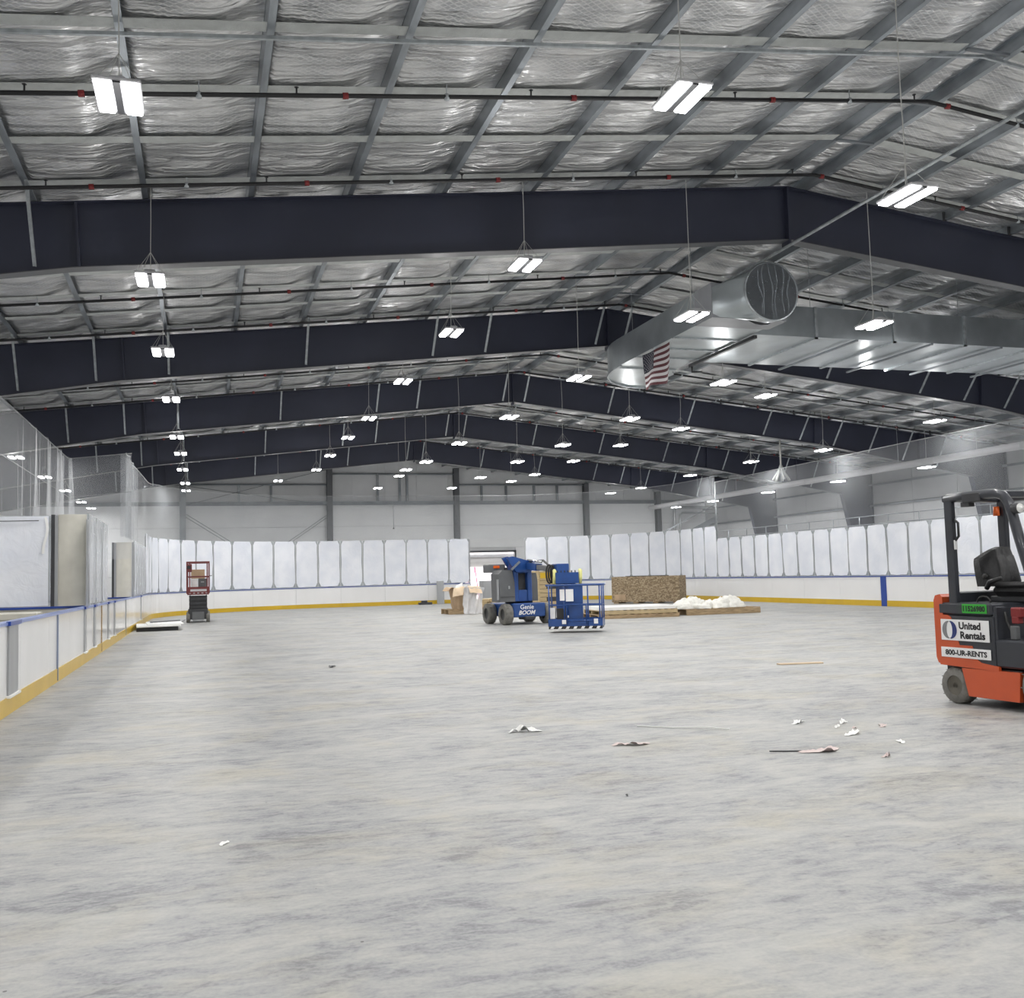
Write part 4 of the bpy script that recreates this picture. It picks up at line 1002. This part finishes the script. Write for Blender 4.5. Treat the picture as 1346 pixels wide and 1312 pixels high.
MB().tube([bk(.46, -.02, .2), bk(.46, -.02, .70), bk(.95, -.02, .70), bk(.95, -.02, .2)], .022, 6).build('gate_frame', M_bpaint, bl)
MB().tube([bk(.48, -.02, .30), bk(BWid-.05, -.02, .30)], .02, 6).build('gate_rail', M_bpaint, bl)
bbox(MB(), .12, BD-.05, .4, .62, BD+.25, 1.25).build('mount_plate', M_bpaint, bl)
bbox(MB(), .15, BD-.3, 1.22, .74, BD+.1, 1.5).build('control_box', M_bpaint, bl)
for i in range(6): MB().tube([bk(.2+.09*i, BD-.25, 1.48), bk(.2+.09*i, BD-.27, 1.55)], .014, 6).build('control_lever', M_black, bl)
b = MB(); bbox(b, .30, -.035, .80, .42, -.02, 1.08); bbox(b, .45, -.035, .78, .64, -.02, 1.08); b.build('paper_notices', M_white, bl)
bbox(MB(), .02, .08, .35, .16, .26, .62).build('white_canister', M_white, bl)
bbox(MB(), .2, .05, .2, .42, .3, .6).build('black_case', M_black, bl)
bbox(MB(), .34, -.04, .22, .44, -.015, .32).build('small_decal', M_white, bl); bbox(MB(), BWid-.2, -.04, .22, BWid-.1, -.015, .34).build('small_decal', M_white, bl)
for x in (.10, .76):
    MB().tube([bk(x, BD-.2, 1.22), bk(x+.02, BD-.25, 1.40), bk(x+.02, BD-.22, 1.52), bk(x, BD-.1, 1.55)], .05, 8).build('foam_bumper', M_yfoam, bl)

# ---------------------------------------------------------------- scissor lift
sc = empty('scissor_lift', (-.25, 39.7, 0), 0, 'small scissor lift with dark red railings beside the left boards', 'scissor lift')
MB().cbox(-.36, .0, .12, .36, 1.7, .52, .03).build('chassis', M_dark, sc); MB().cbox(-.22, -.05, .1, .22, .02, .40, .02).build('charger_door', M_gcover, sc)
MB().cbox(-.2, -.06, .07, .2, .0, .11, .01).build('bumper_plate', M_alu, sc)
for x in (-.36, .36):
    for y in (.15, 1.5):
        o = wheel(MB(), (x, y, .2), .2, .13, 'x', 16, False).build('wheel', M_tyre, sc)
b = MB()
for i in range(3):
    z = .56+i*.15
    for x in (-.3, .3): b.bar((x, .05, z), (x, 1.65, z+.12), .05, .07).bar((x, .05, z+.12), (x, 1.65, z), .05, .07)
    b.bar((-.32, .05, z+.02), (.32, .05, z+.02), .06, .07).bar((-.32, .1, z+.1), (.32, .1, z+.1), .05, .05)
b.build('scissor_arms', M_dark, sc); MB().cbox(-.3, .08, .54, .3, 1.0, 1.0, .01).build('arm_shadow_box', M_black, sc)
MB().box(-.39, -.02, 1.04, .39, 1.75, 1.10).build('deck', M_mred, sc)
b = MB(); b.box(-.40, -.04, 1.08, .40, -.02, 1.34).box(-.4, 1.74, 1.08, .4, 1.76, 1.3).box(-.41, -.04, 1.08, -.39, 1.76, 1.28).box(.39, -.04, 1.08, .41, 1.76, 1.28); b.build('toe_panel', M_mred, sc)
b = MB()
for i in range(5): b.box(-.33+.15*i, -.045, 1.09, -.26+.15*i, -.038, 1.12)
b.box(-.28, -.046, 1.17, .34, -.038, 1.25).build('pale_decal_strip', M_lamph, sc)
for z in (1.72, 2.27):
    MB().bar((-.40, -.03, z), (.40, -.03, z), .045, .05).bar((-.40, 1.75, z), (.40, 1.75, z), .045, .05).bar((-.4, -.03, z), (-.4, 1.75, z), .045, .05).bar((.4, -.03, z), (.4, 1.75, z), .045, .05).build('guard_rail', M_mred, sc)
for x in (-.4, -.3, .33, .4):
    MB().bar((x, -.03, 1.1), (x, -.03, 2.27), .045, .05).build('rail_post', M_mred, sc)
for x in (-.4, .4): MB().bar((x, 1.75, 1.1), (x, 1.75, 2.27), .045, .05).build('rail_post', M_mred, sc)
MB().cbox(-.38, -.1, 1.90, -.22, .02, 2.2, .01).build('control_box', M_mred, sc)
MB().cbox(-.39, -.12, 2.02, -.26, -.08, 2.14, .01).build('control_face', M_black, sc)
MB().tube([(.4, -.04, 1.74), (.5, -.06, 1.75)], .012, 5).build('latch', M_black, sc)
cb = empty('cardboard_box', (-.25, 40.5, 1.10), 0, 'brown cardboard box riding on the red scissor lift', 'box')
MB().cbox(-.26, -.2, .55, .24, .25, .9, .01).build('carton', M_card, cb)
gb = empty('tool_case', (-.25, 40.5, 1.10), 0, 'dark grey tool case under the box on the scissor lift', 'case')
MB().cbox(-.0, -.25, 0, .34, .3, .55, .02).build('case_body', M_gcover, gb); MB().box(.1, -.27, .4, .22, -.25, .44).build('latch', M_alu, gb)
wbx = tag(MB().cbox(-.27, -.25, 0, -.02, .3, .55, .02).build('white_bucket', M_white, None, (-.25, 40.5, 1.10)), 'white container beside the grey case on the scissor lift', 'container')
t = MB().tube([(-.72, 39.7, .12), (-.85, 39.4, .04), (-1.2, 38.6, .012), (-1.7, 38.9, .012), (-2.1, 39.6, .012)], .012, 5).build('power_cord', M_gcover)
tag(t, 'grey power cord running from the scissor lift to the boards', 'cord')

# ---------------------------------------------------------------- pallets and materials
def pallet(loc, rz, w_, d_, label, nb=7, h=.13, m=None, group='timber pallets'):
    t = empty('timber_pallet', loc, rz, label, 'pallet', group); m = m or M_wood
    for i in range(nb):
        x = -w_/2 + i*(w_-.1)/(nb-1)
        MB().cbox(x, -d_/2, h-.022, x+.095, d_/2, h, .004).build('deck_board', m, t)
    for y in (-d_/2, -.045, d_/2-.09):
        MB().cbox(-w_/2, y, .022, w_/2, y+.09, h-.022, .005).build('runner', m, t)
        MB().cbox(-w_/2, y, 0, w_/2, y+.09, .022, .003).build('bottom_board', m, t)
    return t
pallet((-1.5, 35.0, 0), .05, 1.25, 2.4, 'low dark pallet on the floor by the left boards', m=M_dark)
ws = empty('white_sheets', (-1.48, 34.9, .13), .07, 'white sheets lying on the low pallet by the left boards', 'sheets')
MB().cbox(-.66, -1.25, 0, .66, 1.0, .05, .01).build('sheet', M_panelw, ws); MB().cbox(-.35, -1.0, .05, .75, 1.2, .09, .01).build('sheet', M_panelw, ws)
MB().bar((-.2, .2, .11), (.7, .9, .11), .12, .04).build('strap_bar', M_gcover, ws)
pallet((9.75, 38.6, 0), .05, 1.5, 1.1, 'timber pallet under the crumpled open carton', h=.2)
pallet((11.25, 39.9, 0), .3, 1.5, 1.1, 'timber pallet stacked with planks behind the boom lift wheels', h=.2)
pl = empty('timber_planks', (11.25, 39.9, .2), .3, 'short pale timber planks stacked on a pallet behind the boom lift', 'timber')
for i in range(6): MB().cbox(-.7+.23*i, -.5, 0, -.5+.23*i, .5, .16 if i % 2 else .2, .006).build('plank', M_wood2, pl)
for i in range(3): MB().cbox(-.7+.4*i, -.45, .2, -.35+.4*i, .45, .32, .006).build('plank', M_wood2, pl)
# crumpled carton with open flaps
bx = empty('open_carton', (9.72, 38.4, .2), .1, 'tall crumpled open cardboard carton with pale flaps', 'box')
def crt(u, v):
    a = 2*PI*u; m_ = max(abs(math.cos(a)), abs(math.sin(a))); tp = .78+.22*v
    r = .5/m_*tp*(1+.06*noise.noise(Vector((u*9, v*5, 1))))
    return (r*math.cos(a)*.95, r*math.sin(a)*.8, .82*v)
MB().grid(crt, 32, 8).build('carton_body', M_card, bx)
def flap(p, q, out, drop, m, nm='flap'):
    p, q, out = Vector(p), Vector(q), Vector(out)
    MB().grid(lambda u, v: p.lerp(q, u)+out*v+Vector((0, 0, -drop*v*v+.05*math.sin(PI*v)+.03*noise.noise(Vector((u*3, v*3, drop))))), 6, 5).build(nm, m, bx)
flap((-.48, -.38, .80), (-.05, -.40, .86), (-.22, -.32, 0), .32, M_card2); flap((-.02, -.40, .88), (.5, -.40, .84), (.03, -.34, 0), .26, M_card2)
flap((-.47, .36, .82), (-.47, -.36, .82), (-.30, -.05, 0), .12, M_card); flap((.48, -.36, .84), (.48, .36, .84), (.2, .05, 0), .2, M_card)
flap((-.40, -.30, .86), (.1, .3, .98), (-.15, -.35, .08), .35, M_panelw, 'paper_sheet')
dp = empty('plastic_drape', (10.0, 37.85, 0), .1, 'crumpled clear plastic sheeting draped over the open carton down to the floor', 'sheeting')
def drp(u, v):
    x = -.42+.85*u*(1-.15*v)-.12*v; y = -.05-.32*v**2.2 + .05*math.sin(u*14+v*3)*(.3+v) ; z = 1.02-1.0*v
    return (x+.03*noise.noise(Vector((u*5, v*7, 0))), y+.05*noise.noise(Vector((u*6, v*6, 4))), max(.01, z))
MB().grid(drp, 24, 18).build('plastic_sheet', M_wrap, dp)
# grey upright plate by the end boards
t = tag(MB().cbox(-.2, -.03, 0, .2, .03, 1.25, .01).build('grey_gate_panel', M_alu, None, (12.2, 53.2, 0), (-.03, 0, 0)), 'plain grey upright metal panel leaning on the far boards', 'panel')
t = tag(MB().cbox(-.35, -.2, 0, .35, .2, .12, .02).cbox(-.2, -.15, .12, .1, .15, .22, .02).build('dark_offcuts', M_dark, None, (11.3, 53.0, 0)), 'low dark block on the floor left of the grey panel', 'block')
# grey cabinet in the gateway
cab = empty('grey_cabinet', (14.35, 48.3, 0), 0, 'grey metal cabinet standing in the open end gate behind the boom lift', 'cabinet')
MB().cbox(-1.2, -.35, .1, .5, .35, 1.22, .015).build('body', M_alu, cab); MB().box(-1.15, -.36, .15, -.38, -.35, 1.17).build('door', M_alu, cab); MB().box(-.33, -.36, .15, .45, -.35, 1.17).build('door', M_alu, cab); MB().box(-1.2, -.35, 0, .5, .35, .1).build('plinth', M_dark, cab)
# timber crate behind the boom lift
cr = empty('timber_crate', (13.4, 38.5, 0), 0, 'pale timber crate with dark openings behind the blue boom lift', 'crate')
MB().box(-.62, -.45, .08, .62, .5, 1.5).build('dark_interior', M_dark, cr)
for i in range(9): z = .06+.165*i; MB().cbox(-.68, -.5, z, .68, -.46, z+.15, .004).build('slat', M_wood2, cr) if i not in (2, 5) else (MB().cbox(-.68, -.5, z, -.35, -.46, z+.15, .004).build('slat', M_wood2, cr), MB().cbox(.3, -.5, z, .68, -.46, z+.15, .004).build('slat', M_wood2, cr))
for sx in (-1, 1): MB().cbox(sx*.66-.03, -.52, 0, sx*.66+.03, .52, 1.6, .006).build('corner_post', M_wood2, cr)
MB().box(-.7, -.5, 1.53, .7, .5, 1.58).build('lid', M_wood2, cr); MB().box(-.1, -.51, 1.38, .3, -.5, 1.5).build('red_label', M_red, cr); MB().box(-.6, -.512, 1.3, .62, -.5, 1.52).build('yellow_band', M_yel, cr)
# OSB-faced crate
oc = empty('strand_board_crate', (19.4, 42.5, 0), -.72, 'large crate faced with brown strand board beside the white bundles', 'crate')
MB().cbox(-1.62, 0, .06, 1.62, 1.2, 1.24, .01).build('board_face', M_osb, oc)
for i in range(4): MB().cbox(-1.55+i*.95, .02, 0, -1.3+i*.95, 1.1, .06, .005).build('skid', M_wood, oc)
MB().cbox(-1.0, .2, 1.24, .9, .9, 1.27, .01).build('lid_sheet', M_dark, oc); MB().cbox(-1.5, -.012, .15, -.95, 0, .42, .004).build('dark_label', M_card, oc)
# sheet stack
stk = empty('sheet_stack', (13.3, 30.4, .26), -.1, 'wide stack of white sheets on timber beside the boom lift platform', 'sheets')
for i in range(3): MB().cbox(-1.25+.02*i, -.9, .0+.035*i, 1.25+.03*i, .9, .033+.035*i, .004).build('sheet', M_panelw, stk)
pallet((13.3, 30.4, .0), -.1, 2.7, 1.95, 'wide lower timber pallet under the stack of white sheets', nb=12)
pallet((13.3, 30.4, .13), -.1, 2.6, 1.9, 'upper pale timber pallet directly under the white sheets', nb=12, m=M_wood2)
# bundle heap
pallet((16.35, 30.3, 0), .0, 2.7, 1.3, 'timber pallet carrying the fluffy white bundles', nb=11, h=.2)
hp = empty('white_bundles', (16.1, 30.3, .2), 0, 'heap of fluffy white plastic bundles on a timber pallet', 'bundle')
for i, (x, y, r, h_) in enumerate([(-.85, 0, .42, .30), (-.5, .1, .45, .34), (-.15, -.1, .36, .22), (.15, .05, .40, .24), (.5, 0, .42, .30), (.85, .05, .42, .36), (1.05, -.1, .3, .24), (-.95, -.2, .3, .2), (.3, -.3, .3, .16), (-.4, -.35, .32, .18)]):
    def blob(u, v):
        a = 2*PI*u; t_ = v*PI/2; rr_ = r*math.cos(t_); n0 = 1+.35*noise.noise(Vector((math.cos(a)*1.7+i*3, math.sin(a)*1.7, v*2)))+.12*noise.noise(Vector((math.cos(a)*6+i*3, math.sin(a)*6, v*7)))
        return (x+rr_*math.cos(a)*n0, y+rr_*math.sin(a)*n0*.8, h_*math.sin(t_)*n0)
    MB().grid(blob, 20, 8).build('bundle', M_fluff, hp)
ds = empty('dark_straps', (15.05, 31.75, 0), 0, 'tangle of dark straps between the sheet stack and the bundle pallet', 'straps')
for i in range(6):
    MB().tube([(-.35+.1*i, -.3, .02), (-.2+.1*i, -.1, .12+.03*(i % 3)), (.05*i-.2, .15, .2), (.3-.08*i, .3, .03)], .03, 5).build('strap', M_black, ds)
# ---------------------------------------------------------------- scraps on the floor
M_scrapr = mat('pinkish_plastic_scrap', (.58, .47, .45), .5)
scr = [((2.88, 9.13), .16, .05, 'white', 'white crumpled plastic scrap alone on the floor left of centre'),
       ((3.49, 8.04), .17, .03, 'pink', 'pinkish torn plastic scrap on the floor in the middle'),
       ((4.74, 7.11), .20, .03, 'pink', 'long pinkish scrap with a thin tail on the floor'),
       ((5.03, 6.68), .06, .04, 'pink', 'small pinkish scrap closest to the camera on the right'),
       ((5.40, 8.46), .12, .03, 'white', 'white scrap at the back left of the loose cluster near the forklift'),
       ((5.75, 8.25), .07, .04, 'white', 'upright white scrap at the top of the cluster near the forklift'),
       ((5.55, 8.05), .05, .03, 'white', 'tiny white scrap in the middle of the cluster near the forklift'),
       ((5.66, 7.95), .04, .02, 'pink', 'tiny pink scrap in the middle of the cluster near the forklift'),
       ((5.45, 7.70), .13, .03, 'white', 'white folded scrap at the front of the cluster near the forklift'),
       ((5.95, 7.95), .09, .02, 'pink', 'slim pale scrap at the right end of the cluster near the forklift'),
       ((5.55, 7.18), .08, .015, 'white', 'flat white sliver on the floor in front of the cluster'),
       ((2.06, 17.28), .14, .04, 'dark', 'small dark offcut far out on the left half of the floor'),
       ((2.67, 6.25), .025, .008, 'dark', 'small dark chip on the floor near the centre foreground'),
       ((.10, 6.05), .05, .01, 'white', 'thin white sliver on the left foreground floor')]
for i, ((x, y), L__, h_, c_, lb) in enumerate(scr):
    m_ = {'white': M_panelw, 'pink': M_scrapr, 'dark': M_dark}[c_]
    def sf(u, v):
        a = (u-.5)*L__*2; wv_ = (v-.5)*L__*.7*(1-.6*abs(2*u-1))
        return (a, wv_+.2*L__*math.sin(u*5+i), .004+h_*abs(noise.noise(Vector((u*3.3+i*5, v*2.2, i))))*2.2*math.sin(PI*u))
    tag(MB().grid(sf, 14, 5).build('plastic_scrap', m_, None, (x, y, 0), (0, 0, .1*i)), lb, 'scrap', 'plastic scraps on the floor')
tag(MB().tube([(3.95, 8.95, .006), (4.2, 8.7, .008), (4.45, 8.5, .02), (4.62, 8.38, .006)], .008, 4).build('plastic_strip', M_panelw), 'long thin white strip lying on the floor right of centre', 'strip')
tag(MB().tube([(4.35, 7.25, .005), (4.62, 7.13, .005)], .006, 4).build('steel_rod', M_dark), 'thin dark rod beside the long pinkish scrap', 'rod')
tag(MB().cbox(-.35, -.06, 0, .35, .06, .02, .004).build('cardboard_strip', M_card2, None, (8.7, 13.5, 0), (0, 0, -.2)), 'pale cardboard strip lying on the floor left of the forklift', 'strip')
